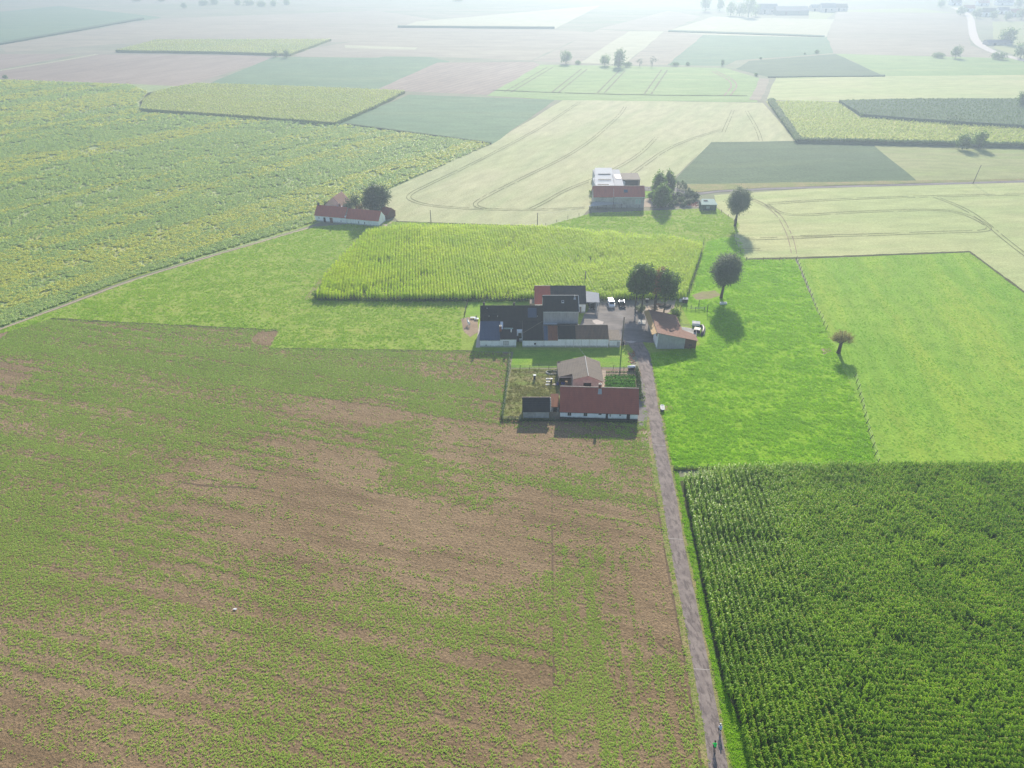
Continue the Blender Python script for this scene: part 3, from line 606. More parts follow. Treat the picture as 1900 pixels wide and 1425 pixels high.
def mz(mat, H, nl=11, tas=True, wide=1.):
    v, f = maize_mesh(rr, nl, H, wide); r = [(v, f, mat)]
    if tas: v2, f2 = tassel_mesh(rr, H); r.append((v2, f2, M['tassel']))
    return r
C_MZ = proto_coll('maize_plant', [mz(M['maize'], 2.1+.2*i, 12, i == 3, 1.2) for i in range(5)])
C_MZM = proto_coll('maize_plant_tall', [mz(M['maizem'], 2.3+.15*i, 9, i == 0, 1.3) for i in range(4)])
C_MZD = proto_coll('maize_plant_dull', [mz(M['maized'], 1.0, 7, False, 3.) for i in range(3)])
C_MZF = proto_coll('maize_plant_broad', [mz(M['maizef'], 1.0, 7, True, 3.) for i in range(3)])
# seedlings: density follows the patches of the field
ctl = [(0,640,.8),(100,700,.75),(10,690,.15),(300,620,.65),(500,700,.8),(700,700,.75),(850,680,.5),(930,720,.5),(800,740,.8),(850,820,.25),(1000,830,.08),(1100,860,.15),(700,770,.15),(600,790,.35),(400,780,.75),(200,850,.8),(400,900,.4),(600,900,.08),(500,850,.45),(760,870,.75),(890,912,.5),(850,840,.25),(1000,930,.2),(900,980,.08),(700,960,.1),(500,980,.25),(250,960,.65),(0,900,.85),(0,1000,.85),(0,1080,.8),(200,1050,.65),(400,1060,.45),(650,1050,.3),(800,1060,.22),(1000,1040,.12),(1050,1080,.85),(1045,1000,.4),(1100,950,.3),(1150,870,.35),(1180,840,.6),(1150,1050,.35),(1100,1200,.85),(1060,1300,1),(1150,1350,.8),(1200,1250,.75),(1230,1180,.08),(1250,1300,.35),(1290,1400,.5),(1200,1100,.15),(700,1120,.65),(500,1140,.65),(900,1180,.75),(990,1260,.15),(900,1250,.45),(700,1260,.7),(500,1250,.65),(300,1250,.5),(100,1200,.5),(0,1200,.4),(0,1300,.2),(100,1350,.25),(300,1330,.4),(500,1350,.7),(700,1380,.65),(900,1360,.5),(1000,1400,.4),(0,1425,.2),(200,1425,.25),(640,680,.8),(740,800,.7),(745,840,.75),(580,870,.15),(680,860,.1),(1075,900,.7),(1085,898,.7)]
CT = np.array([(*G(a, b)[:2], c) for a, b, c in ctl])
P = jitter_grid([(-150, 40), (60, 40), (60, 240), (-150, 240)], .25)
P = P[pip(P, SEEDF) & in_view(P, 12)]
def dens(P):
    out = np.zeros(len(P))
    for i in range(0, len(P), 60000):
        q = P[i:i+60000]; lq = np.stack([q[:, 0]/q[:, 1], np.log(q[:, 1])*1.3], 1); lc = np.stack([CT[:, 0]/CT[:, 1], np.log(CT[:, 1])*1.3], 1)
        d2 = ((lq[:, None, :]-lc[None])**2).sum(2)+1e-4; w = d2**-2; out[i:i+60000] = (w*CT[:, 2]).sum(1)/w.sum(1)
    return out
D = dens(P); ca, sa = cos(A_SEED), sin(A_SEED)
u_ = P[:, 0]*ca+P[:, 1]*sa; v_ = -P[:, 0]*sa+P[:, 1]*ca
D = np.where(pip(P, px((480,616),(517,614),(503,642),(476,640),(466,630))), -3, D)
fr = np.array(G(1028, 1425)[:2]); fr2 = np.array(G(1025, 1040)[:2]); hx = fr[0]+(P[:, 1]-fr[1])*(fr2[0]-fr[0])/(fr2[1]-fr[1])
head = (P[:, 0] > hx) & (P[:, 1] < 100)
band = np.where(head, fbm(P[:, 0]*.9, P[:, 1]*.04, 11), (.4*fbm(u_*.015, v_*.3, 5, 3)+.6*fbm(u_*.012, v_*.9, 6, 2))); pat = fbm(P[:, 0]*.12, P[:, 1]*.12, 9); finep = fbm(P[:, 0]*.9, P[:, 1]*.9, 21, 2)
pr_ = (D*1.45-.27+(band-.5)*1.8+(pat-.5)*.25+(finep-.5)*1.1)*np.where(P[:, 1] > 95, 1, .9)
drow = np.where(head, P[:, 0], v_); P2 = P.copy()
keep = RNG.random(len(P)) < np.clip(pr_, .02, 1)
P = P[keep]; D = D[keep]; n = len(P)
scatter('seedling_crop', P, .004, R_(n)*6.28, (.47+.52*R_(n))*(1+.3*np.clip((P[:, 1]-90)/120, 0, 1)), RNG.integers(0, 4, n), C_SEED, 'green seedlings in broken rows on brown soil', 'crop'); print('seed', n)
# grass
def grass(poly, dens_, coll, label, s0=1., nprob=True, name='grass', seed=1):
    P = jitter_grid(poly, 1/math.sqrt(dens_)); P = P[in_view(P, 10)]
    if nprob:
        k = fbm(P[:, 0]*.35, P[:, 1]*.5, seed, 3); P = P[RNG.random(len(P)) < np.clip((k-.36)*5, .15, 1)]
    n = len(P); print(name, n)
    scatter(name, P, 0.0, R_(n)*6.28, s0*(.6+.9*R_(n)**2), RNG.integers(0, 3, n), coll, label, 'grass')
FARM_OUT = px((855,556),(1250,540),(1320,590),(1310,640),(1205,660),(1180,690),(1190,780),(930,780),(945,655),(855,655))
B_MZM = px((588,557),(604,520),(684,434),(760,426),(1000,429),(1240,448),(1303,462),(1270,557),(870,559))
def minus(poly, holes):
    return poly, holes
_old_pip = pip
def grass2(poly, holes, dens_, coll, label, **k):
    P = jitter_grid(poly, 1/math.sqrt(dens_)); P = P[in_view(P, 10)]
    for h in holes: P = P[~pip(P, h)]
    kf = fbm(P[:, 0]*.22, P[:, 1]*.45, k.get('seed', 1), 3); P = P[RNG.random(len(P)) < np.clip(.55+(kf-.45)*2.2, .3, 1)]
    n = len(P); print(label[:20], n)
    scatter('grass', P, 0.0, R_(n)*6.28, k.get('s0', 1.)*(.6+.9*R_(n)**2), RNG.integers(0, 3, n), coll, label, 'grass')
YARDS = [FARM_OUT, B_MZM, RPAST, px((1282,545),(1300,538),(1332,536),(1345,548),(1322,556),(1290,558))]
grass2(LPAST, YARDS, 2.6, C_GRASSL, 'tufted meadow grass left of and behind the farm', seed=4, s0=.95)
grass2(RPAST, [FARM_OUT, YARDS[3]], 3.6, C_GRASS, 'lush tufted grass of the bright pasture', seed=8, s0=1.05)
grass2(px((1480,481),(1800,468),(1965,590),(2000,862),(1627,864),(1600,760),(1530,610)), [], 2.0, C_MOWN, 'short grass of the mown pasture', seed=12, s0=.6)
# verge grass along lane and maize
VG = px((1256,1100),(1300,1340),(1345,1445),(1400,1470),(1372,1350),(1330,1180),(1294,1050),(1262,892),(1237,870),(1232,830))
vg = [(x1+4*(y+120)/1000, y) for y, x0, x1 in RD[:8]]; mzl = [(1250, 872), (1262, 900), (1296, 1052), (1336, 1253), (1375, 1350), (1400, 1445)]
VG = Gs(vg+mzl)
grass2(VG, [], 9, C_GRASS, 'long verge grass between lane and near maize', seed=31, s0=.75)
P = jitter_grid(Gs(vl), .4); n = len(P); P = P[R_(n) < .35]; n = len(P)
scatter('grass', P, .01, R_(n)*6.28, .3+.3*R_(n), RNG.integers(0, 3, n), C_GRASSL, 'sparse dry grass on the left verge of the lane', 'grass')
GARD = px((950,686),(1035,686),(1035,745),(965,742),(965,776),(935,778))
grass2(GARD, [], 6, C_DRY, 'weedy tufts in the rough garden', seed=41, s0=.8)
# beet crop
BF = px((-60,640),(0,607),(250,512),(583,413),(640,393),(722,350),(912,267),(640,233),(500,224),(262,210),(255,190),(275,172),(240,158),(0,149),(-60,150))
Pl = []
for (y0, y1, st) in ((150, 240, .62), (240, 330, .8), (330, 450, 1.1), (450, 620, 1.6)):
    Q = jitter_grid([(-500, y0), (50, y0), (50, y1), (-500, y1)], st, A_BEET, .4); Q = Q[pip(Q, BF) & in_view(Q, 5)]; Pl.append(np.c_[Q, np.full(len(Q), st/.62)])
P = np.concatenate(Pl); n = len(P); ca, sa = cos(A_BEET), sin(A_BEET); u_ = P[:, 0]*ca+P[:, 1]*sa; v_ = -P[:, 0]*sa+P[:, 1]*ca
yb = fbm(u_*.004, v_*.09, 15, 3)+.3*(fbm(P[:, 0]*.05, P[:, 1]*.05, 17)-.5); yel = R_(n) < np.clip((yb-.46)*5, .05, .75)
miss = fbm(P[:, 0]*.15, P[:, 1]*.15, 19); k = R_(n) < np.clip((miss-.25)*5, .3, 1); P = P[k]; yel = yel[k]; n = len(P); print('beet', n)
scatter('beet_crop', P[:, :2], 0., R_(n)*6.28, P[:, 2]**.8*(.75+.5*R_(n)), np.where(yel, RNG.integers(4, 6, n), RNG.integers(0, 4, n)), C_BEET, 'leafy beet plants with yellowing streaks', 'crop')
# near maize
NM = px((1262,893),(1330,876),(1480,871),(2100,868),(2400,2100),(1560,2100),(1400,1460),(1375,1350),(1336,1253),(1296,1052))
lanedir = np.array(G(1336, 1253)[:2])-np.array(G(1296, 1052)[:2]); A_L = atan2(-lanedir[1], -lanedir[0])
edge = Gs([(1262, 893), (1296, 1052), (1336, 1253), (1375, 1350), (1400, 1460)])
def dist_line(P, line):
    d = np.full(len(P), 1e9)
    for (a, b) in zip(line[:-1], line[1:]):
        a = np.array(a); b = np.array(b); ab = b-a; t = np.clip(((P-a)@ab)/(ab@ab), 0, 1); d = np.minimum(d, np.hypot(*(P-(a+t[:, None]*ab)).T))
    return d
Pa = jitter_grid(NM, .15, A_L, .5, True, 1.12); Pa = Pa[in_view(Pa, 8)]; Pa = Pa[dist_line(Pa, edge) < 17]
Pb = jitter_grid(NM, .17, radians(-4), .5, True, .95); Pb = Pb[in_view(Pb, 8)]; Pb = Pb[dist_line(Pb, edge) >= 17]
P = np.concatenate([Pa, Pb]); gp = fbm(P[:, 0]*.13, P[:, 1]*.13, 51, 3)
dl = dist_line(P, edge); topc = np.array(G(1300, 915)[:2]); corner = np.exp(-((P-topc)**2).sum(1)/80)
k = R_(len(P)) < np.clip((gp-.2)*6, .45, 1)*(1-.6*corner)*np.where(dl < 4, .8, 1); P = P[k]; gp = gp[k]; n = len(P); print('maize', n)
hs = .62+.4*fbm(P[:, 0]*.12, P[:, 1]*.12, 57)+.2*R_(n)
scatter('maize_crop', P, 0., R_(n)*6.28, hs, RNG.integers(0, 5, n), C_MZ, 'tall dark green maize filling the lower right corner', 'crop')
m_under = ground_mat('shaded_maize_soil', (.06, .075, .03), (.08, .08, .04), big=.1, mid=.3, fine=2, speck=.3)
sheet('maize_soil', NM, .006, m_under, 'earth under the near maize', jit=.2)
# middle maize
P = jitter_grid(B_MZM, .2, radians(97), .5, True, 1.0); gp = fbm(P[:, 0]*.08, P[:, 1]*.08, 61, 3)
k = R_(len(P)) < np.clip((gp-.22)*7, .3, 1); P = P[k]; n = len(P); print('maize mid', n)
scatter('maize_crop', P, 0., R_(n)*6.28, .85+.3*fbm(P[:, 0]*.05, P[:, 1]*.05, 67)+.15*R_(n), RNG.integers(0, 4, n), C_MZM, 'yellow-green tasselled maize behind the white farm', 'crop')
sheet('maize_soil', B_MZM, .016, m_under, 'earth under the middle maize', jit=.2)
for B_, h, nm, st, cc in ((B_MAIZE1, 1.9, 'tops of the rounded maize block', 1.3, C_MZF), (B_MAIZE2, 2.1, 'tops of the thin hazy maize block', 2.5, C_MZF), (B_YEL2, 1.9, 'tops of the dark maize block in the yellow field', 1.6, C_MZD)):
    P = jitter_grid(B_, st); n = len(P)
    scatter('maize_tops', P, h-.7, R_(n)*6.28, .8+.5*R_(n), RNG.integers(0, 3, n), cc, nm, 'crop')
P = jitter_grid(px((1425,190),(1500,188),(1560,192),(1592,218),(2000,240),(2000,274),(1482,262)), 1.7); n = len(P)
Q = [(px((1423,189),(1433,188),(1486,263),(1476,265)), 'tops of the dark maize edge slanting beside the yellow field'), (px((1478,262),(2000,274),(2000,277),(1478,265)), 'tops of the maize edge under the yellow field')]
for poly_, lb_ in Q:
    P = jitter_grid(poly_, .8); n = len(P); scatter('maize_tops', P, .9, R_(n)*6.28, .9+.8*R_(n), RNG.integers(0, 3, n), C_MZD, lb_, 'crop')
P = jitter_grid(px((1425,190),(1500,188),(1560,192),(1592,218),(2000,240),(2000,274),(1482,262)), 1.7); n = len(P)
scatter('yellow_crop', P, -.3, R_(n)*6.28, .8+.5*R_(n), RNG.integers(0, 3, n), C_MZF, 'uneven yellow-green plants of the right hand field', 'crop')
# ------------------------------------------------------------------ buildings
def part(m, name, mat, parent, label=None, **k):
    o = m.build(name, mat, parent, **k)
    if label: o['label'] = label
    return o
def window(parent, x, y, z, w, h, face='-y', pane=None, name='window', t=.06, frame=None):
    """Frame with a recessed pane on a wall face; x,y,z is the bottom centre."""
    m = MB(); b = .07; p = MB(); s = -1 if face[0] == '-' else 1
    if face[1] == 'y':
        y0, y1 = sorted((y, y+s*t)); pp = sorted((y, y+s*.02))
        for a in ((x-w/2, x-w/2+b, z, z+h), (x+w/2-b, x+w/2, z, z+h), (x-w/2+b, x+w/2-b, z, z+b), (x-w/2+b, x+w/2-b, z+h-b, z+h), (x-.025, x+.025, z+b, z+h-b)): m.box(a[0], a[1], y0, y1, a[2], a[3])
        p.box(x-w/2+b, x+w/2-b, pp[0], pp[1], z+b, z+h-b)
    else:
        x0, x1 = sorted((x, x+s*t)); pp = sorted((x, x+s*.02))
        for a in ((y-w/2, y-w/2+b, z, z+h), (y+w/2-b, y+w/2, z, z+h), (y-w/2+b, y+w/2-b, z, z+b), (y-w/2+b, y+w/2-b, z+h-b, z+h)): m.box(x0, x1, a[0], a[1], a[2], a[3])
        p.box(pp[0], pp[1], y-w/2+b, y+w/2-b, z+b, z+h-b)
    f = m.build(name, frame or M['frame'], parent); p.build('pane', pane or M['pane'], f); return f
def door(parent, x, y, z, w, h, mat=None, name='door', face='-y', handle=True):
    s = -1 if face[0] == '-' else 1; m = MB()
    if face[1] == 'y': yy = sorted((y, y+s*.05)); m.box(x-w/2, x+w/2, yy[0], yy[1], z, z+h)
    else: xx = sorted((x, x+s*.05)); m.box(xx[0], xx[1], y-w/2, y+w/2, z, z+h)
    d = m.build(name, mat or M['opening'], parent)
    if handle and face == '-y': MB().box(x+w*.32, x+w*.32+.12, y-.09, y-.052, z+h*.5, z+h*.5+.04).build('handle', M['frame'], d)
    return d
def gable_walls(x0, x1, y0, y1, ze, yr, zr, ze2=None, z0=-.02):
    ze2 = ze if ze2 is None else ze2
    return MB().ext([(y0, z0), (y1, z0), (y1, ze2-.1), (yr, zr-.14), (y0, ze-.1)], x0, x1, 'x')
def slope(x0, x1, ya, za, yb, zb, t=.1, lift=0.):
    return MB().slab([(x0, ya, za+lift), (x1, ya, za+lift), (x1, yb, zb+lift), (x0, yb, zb+lift)], t)
def chimney(parent, x, y, z0, z1, w=.5, d=.5, mat=None, cap=None):
    c = MB().box(x-w/2, x+w/2, y-d/2, y+d/2, z0, z1).build('chimney', mat or M['redb'], parent)
    MB().box(x-w/2-.05, x+w/2+.05, y-d/2-.05, y+d/2+.05, z1, z1+.1).cyl(x, y, z1+.1, z1+.4, .11, 8).build('chimney_cap', cap or M['stone'], c); return c
# white farmhouse (left end of the long farm)
YF = 178.2
fh = thing('farmhouse', 'whitewashed farmhouse with black tiled and blue slate roof at the left end of the farm', 'house', (0, YF, 0))
def L(m, name, mat, par, label=None, y=YF, **k):          # meshes are built in world metres, then shifted to their thing
    o = part(m, name, mat, par, label, **k)
    return o
def settle(root):
    """Shift mesh data of the children so that they sit correctly below their Empty."""
    ox, oy, oz = root.location; c_, s_ = cos(-root.rotation_euler[2]), sin(-root.rotation_euler[2])
    def walk(o):
        for ch in [k for k in bpy.data.objects if k.parent == o]:
            if ch.data and not ch.get('_s'):
                n = len(ch.data.vertices); a = np.empty(n*3, np.float32); ch.data.vertices.foreach_get('co', a); a = a.reshape(-1, 3)-np.array([ox, oy, oz], np.float32)
                x = a[:, 0]*c_-a[:, 1]*s_; y = a[:, 0]*s_+a[:, 1]*c_; a[:, 0] = x; a[:, 1] = y
                ch.data.vertices.foreach_set('co', a.ravel()); ch.data.update()
            walk(ch)
    walk(root)
w = MB(); w.ext([(YF, 0), (185, 0), (185, 4.8), (YF, 2.4)], -9.1, -3.4).ext([(YF, 0), (185, 0), (185, 4.8), (182, 3.75), (YF, 2.6)], -3.39, 1.2)
w.ext([(181.6, 0), (185, 0), (185, 4.8), (181.6, 3.6)], 1.21, 2.99).ext([(YF, 0), (185, 0), (185, 4.8), (YF, 2.4)], 3.0, 9.05)
w.ext([(185.01, 0), (191.4, 0), (191.4, 4.9), (188.1, 8.15), (185.01, 4.85)], -9.1, 9.05)
part(w, 'wall', M['whitew'], fh)
part(slope(-9.3, 9.05, 184.9, 4.95, 188.1, 8.35), 'roof', M['blackt'], fh)
part(slope(-9.3, 9.05, 191.7, 4.6, 188.11, 8.35), 'roof', M['blackt'], fh)
part(slope(-9.3, -3.4, 177.95, 2.4, 185, 5.0), 'roof', M['slate'], fh, 'smooth blue slate lower roof')
part(slope(-3.4, 1.4, 177.9, 2.75, 181.7, 3.95, .12, .04), 'roof', M['blackp'], fh, 'brown-black roof of the small projecting wing')
part(slope(-2.6, 3.0, 182.0, 3.9, 185, 5.06, .1), 'roof', M['blackt'], fh)
part(slope(3.01, 9.05, 177.95, 2.4, 185, 5.0), 'roof', M['blackt'], fh)
part(slope(4.6, 7.2, 185.6, 5.75, 187.6, 7.9, .02, .03), 'roof_patch', M['slate'], fh, 'blue slate repair near the ridge')
part(MB().box(-2.4, .3, 181.75, 181.9, 3.6, 4.35), 'dormer_panel', M['palegr'], fh)
part(MB().box(-.4, -.15, 180.6, 181.4, 3.6, 4.2).box(-.35, -.05, 180.4, 180.6, 3.7, 4.5), 'flue', M['white'], fh)
chimney(fh, -3.3, 181.2, 3.2, 5.3, .65, .6)
chimney(fh, -8.2, 188.1, 8.1, 9.3, .55, .5, M['blackp'], M['plinth']); chimney(fh, .6, 188.1, 8.1, 9.2, .5, .5, M['blackp'], M['plinth'])
part(MB().tube([(-9.3, 188.1, 8.4), (9.0, 188.1, 8.4)], .09, 6), 'ridge_cap', M['blackp'], fh)
part(MB().tube([(3.1, 180.4, 3.4), (8.9, 184.7, 5.05)], .08, 5).tube([(3.0, 180.6, 3.5), (3.0, 185, 5.1)], .06, 5), 'roof_flashing', M['wood'], fh)
part(MB().box(-9.28, -9.12, 177.95, 185, 2.1, 2.35), 'verge_board', M['frame'], fh); part(MB().box(-3.42, -3.36, YF-.2, 182, 2.6, 2.72), 'verge_board', M['frame'], fh)
part(MB().cyl(-7.3, 187.5, 7.75, 8.0, .1, 6), 'roof_vent', M['frame'], fh)
for x_ in (-7.1, -4.6, 7.0): part(MB().cyl(x_+.4, 185.9, 5.9, 6.25, .08, 6), 'roof_vent', M['frame'], fh)
window(fh, -1.75, YF, .75, 1.5, 1.25, frame=M['opening'], pane=M['frame'])
window(fh, -7.4, YF, .5, .5, .4); window(fh, 6.6, YF, .9, .55, .5, frame=M['opening'])
window(fh, 2.3, 181.6, 1.1, 1.0, 1.7, frame=M['opening']); door(fh, 1.75, 181.6, 0, .7, 1.9, M['opening'])
settle(fh)
# tall barn in the middle
tb = thing('tall_barn', 'tall grey rendered barn with black tiled roof and one skylight, middle of the farm', 'barn', (14, 184.5, 0))
part(gable_walls(9.1, 19.1, 184.5, 194.2, 8.3, 189.3, 11.0, z0=0), 'wall', M['pebble'], tb)
part(slope(8.95, 19.3, 184.25, 8.35, 189.3, 11.05), 'roof', M['blackt'], tb); part(slope(8.95, 19.3, 194.5, 8.2, 189.31, 11.05), 'roof', M['blackt'], tb)
part(MB().tube([(8.95, 189.3, 11.12), (19.3, 189.3, 11.12)], .1, 6), 'ridge_cap', M['ridgeg'], tb)
part(MB().box(8.95, 19.25, 184.2, 184.3, 8.14, 8.3), 'gutter', M['frame'], tb)
part(MB().slab([(19.3, 184.2, 8.42), (19.45, 184.2, 8.42), (19.45, 189.3, 11.14), (19.3, 189.3, 11.14)], .2), 'verge_board', M['frame'], tb)
part(MB().box(19.1, 19.2, 184.45, 184.65, .1, 8.2), 'drainpipe', M['frame'], tb)
sk = part(MB().slab([(14.4, 186.9, 9.9), (15.1, 186.9, 9.9), (15.1, 187.7, 10.33), (14.4, 187.7, 10.33)], .14), 'skylight', M['frame'], tb)
part(MB().slab([(14.5, 187.02, 9.99), (15.0, 187.02, 9.99), (15.0, 187.58, 10.29), (14.5, 187.58, 10.29)], .03), 'pane', M['pane'], sk)
part(MB().box(18.1, 18.4, 188.5, 188.8, 10.6, 11.5), 'vent_pipe', M['ridgeg'], tb)
part(MB().slab([(17.9, 188.0, 10.42), (18.6, 188.0, 10.42), (18.5, 188.9, 10.9), (18.1, 188.9, 10.9)], .05), 'lead_patch', M['sheet'], tb)
settle(tb)
# rear barn
rb = thing('rear_barn', 'rear barn, one third red pantiles and the rest dark grey sheet, behind the tall barn', 'barn', (15, 200, 0))
part(gable_walls(7.2, 22.9, 200, 210, 3.3, 205, 6.9, z0=0), 'wall', M['whitew'], rb)
part(slope(7.0, 12.0, 199.75, 3.25, 205, 7.0), 'roof', M['redo'], rb, 'red pantiled third of the roof')
part(slope(12.01, 23.1, 199.75, 3.25, 205, 7.0), 'roof', M['greyt'], rb, 'dark grey corrugated part of the roof')
part(slope(7.0, 23.1, 210.3, 3.1, 205.01, 7.0), 'roof', M['greyt'], rb)
part(MB().tube([(7, 205, 7.06), (12, 205, 7.06)], .1, 6), 'ridge_cap', M['ridge'], rb); part(MB().tube([(12, 205, 7.06), (23.1, 205, 7.06)], .08, 6), 'ridge_cap', M['blackp'], rb)
part(MB().box(5.6, 7.19, 202, 205, 0, 2.3), 'lean_to', M['wood'], rb)
door(rb, 20.9, 200, 0, 1.4, 2.2, M['wood']); settle(rb)
# carport
cp = thing('carport', 'open carport with pale metal roof at the right end of the rear barn', 'carport', (25.4, 201, 0))
part(MB().slab([(23.15, 201.9, 3.0), (27.4, 201.6, 2.95), (27.6, 206.4, 3.95), (23.15, 207.6, 4.1)], .1), 'roof', M['sheet'], cp)
part(MB().box(23.15, 27.3, 201.95, 202.05, 2.72, 2.87), 'beam', M['frame'], cp)
for (x_, y_, h_) in ((27.15, 201.9, 2.8), (27.3, 206.0, 3.7), (23.4, 206.9, 3.8)): part(MB().box(x_-.09, x_+.09, y_-.09, y_+.09, 0, h_), 'post', M['frame'], cp)
part(MB().box(23.2, 27.2, 207.0, 207.1, 0, 3.6), 'back_wall', M['greenw'], cp); part(MB().box(26.3, 26.75, 201.7, 201.8, .05, 2.6), 'gate', M['sheet'], cp); settle(cp)
# long low range
lr = thing('long_range', 'long low white range with rusty, black and brown roof sections facing the lawn', 'outbuilding', (18, YF, 0))
w = MB(); w.ext([(YF+.01, 0), (184.48, 0), (184.48, 4.4), (182.2, 4.75), (YF+.01, 2.3)], 9.1, 13.1); w.ext([(YF-.04, 0), (184.48, 0), (184.48, 4.1), (182.2, 4.9), (YF-.04, 2.75)], 13.11, 18.2)
w.ext([(YF-.04, 0), (186.4, 0), (186.4, 2.7), (182.2, 4.9), (YF-.04, 2.75)], 19.5, 27.4); w.ext([(YF-.04, 0), (184.4, 0), (184.4, 4.1), (182.2, 4.9), (YF-.04, 2.75)], 18.21, 19.49)
part(w, 'wall', M['whitew'], lr)
part(slope(9.1, 10.25, 177.95, 2.4, 182.2, 4.9), 'roof', M['slate'], lr, 'narrow blue strip of roof'); part(slope(10.26, 13.1, 177.95, 2.42, 182.2, 4.92), 'roof', M['rust'], lr, 'rust red roof section')
part(slope(13.11, 18.2, 177.9, 2.85, 182.2, 5.05), 'roof', M['blackt'], lr, 'black roof section'); part(slope(18.21, 27.6, 177.9, 2.85, 182.2, 5.06), 'roof', M['brownt'], lr, 'ribbed brown tile roof section')
part(slope(19.5, 27.6, 186.7, 2.6, 182.21, 5.06), 'roof', M['brownt'], lr); part(slope(9.1, 19.49, 184.47, 4.3, 182.21, 4.98), 'roof', M['blackt'], lr)
part(MB().tube([(9.1, 182.2, 5.05), (27.6, 182.2, 5.08)], .07, 5), 'ridge_cap', M['wood'], lr)
for x_ in (15.4, 17.6, 19.8, 22.1, 24.3): part(MB().box(x_-.07, x_+.07, YF-.09, YF-.045, 0, 2.7), 'wall_post', M['frame'], lr)
part(MB().tube([(10.25, 178, 2.5), (10.25, 182.2, 5.0)], .06, 5), 'roof_flashing', M['wood'], lr); part(MB().box(27.41, 27.6, YF-.1, YF+.1, 0, 2.75), 'corner_post', M['white'], lr); settle(lr)
an = thing('annex', 'small flat-roofed white annex at the right end of the long range', 'shed', (29.5, YF, 0))
part(MB().box(27.9, 31.0, YF, 183.6, .0, 2.35), 'wall', M['whitew'], an); part(MB().slab([(27.75, YF-.15, 2.45), (31.15, YF-.15, 2.45), (31.1, 183.8, 2.65), (27.75, 183.8, 2.65)], .12), 'roof', M['mossy'], an)
door(an, 30.4, YF, 0, .8, 1.9, M['sheet']); settle(an)
# red roofed long house
rh = thing('red_roofed_house', 'long low white house with red pantiled roof beside the lane', 'house', (11.7, 142.75, 0), radians(-3))
Lr = 18.9
def rhb(m, name, mat, label=None, par=None): return part(m, name, mat, par or rh, label)
rhb(MB().ext([(0, 0), (9.2, 0), (9.2, 2.1), (4.6, 6.1), (0, 2.1)], .05, Lr, 'x'), 'wall', M['whitew'])
rhb(slope(-.1, Lr+.2, -.3, 2.0, 4.6, 6.3), 'roof', M['redt']); rhb(slope(-.1, Lr+.2, 9.5, 2.0, 4.61, 6.3), 'roof', M['redt'])
rhb(MB().tube([(-.1, 4.6, 6.36), (Lr+.2, 4.6, 6.36)], .13, 6), 'ridge_cap', M['ridge']); rhb(MB().box(.0, Lr+.05, -.04, -.003, .0, .35), 'plinth', M['plinth'])
rhb(MB().box(-.1, Lr+.2, -.36, -.28, 1.92, 2.0), 'gutter', M['plinth'])
chimney(rh, 9.6, 4.6, 5.9, 7.3, .6, .55); rhb(MB().slab([(9.1, 3.3, 5.2), (10.1, 3.3, 5.2), (10.0, 4.5, 6.3), (9.3, 4.5, 6.3)], .05), 'lead_apron', M['ridgeg'])
for x_, w_, h_, z_ in ((2.3, .95, 1.0, .8), (6.2, .95, 1.0, .8), (9.7, .8, .55, 1.3)): window(rh, x_, 0, z_, w_, h_, frame=M['frame'])
door(rh, 11.4, 0, .1, .55, 1.7); window(rh, 12.2, 0, .9, .4, .8); door(rh, 16.6, 0, .1, .8, 1.8); window(rh, 14.6, 0, 1.2, .5, .5)
s1 = thing('tile_shed', 'small shed with black tiled roof and grey block wall left of the red house', 'shed', (2.8, 142.8, 0))
part(MB().ext([(0, 0), (5, 0), (5, 2.1), (2.5, 4.2), (0, 2.1)], 0, 6.3, 'x'), 'wall', M['conc'], s1)
part(slope(-.3, 6.5, -.3, 2.05, 2.5, 4.42), 'roof', M['blackp'], s1); part(slope(-.3, 6.5, 5.3, 2.05, 2.51, 4.42), 'roof', M['blackp'], s1)
part(MB().tube([(-.3, 2.5, 4.48), (6.5, 2.5, 4.48)], .1, 6), 'ridge_cap', M['ridge'], s1)
m = MB()
for i in range(6): m.box(6.5, 6.72, -.3+.45*i, .1+.45*i, 2.05+.4*i, 2.55+.4*i)
part(m, 'stepped_verge', M['stone'], s1); door(s1, 5.2, 5, 0, .8, 1.9, face='+y')
lk = thing('lean_to', 'rusty tiled lean-to wedged between the black shed and the red house', 'shed', (9.6, 144.6, 0))
part(MB().ext([(0, 0), (4.2, 0), (4.2, 3.0), (0, 2.2)], .1, 1.95, 'x'), 'wall', M['conc'], lk); part(slope(-.0, 2.05, -.2, 2.2, 4.3, 3.2), 'roof', M['rust'], lk)
door(lk, 1, 0, 0, .9, 1.9)
bf = thing('board_fence', 'grey board fence closing the gap between black shed and red house', 'fence', (9.3, 142.9, 0))
m = MB()
for i in range(13): m.box(i*.18, i*.18+.165, 0, .03, .05, 1.7+.03*sin(i*2.1))
part(m, 'boards', M['wood'], bf)
for x_ in (0.05, 1.15, 2.2): part(MB().box(x_-.05, x_+.05, .032, .13, 0, 1.8), 'post', M['post'], bf)
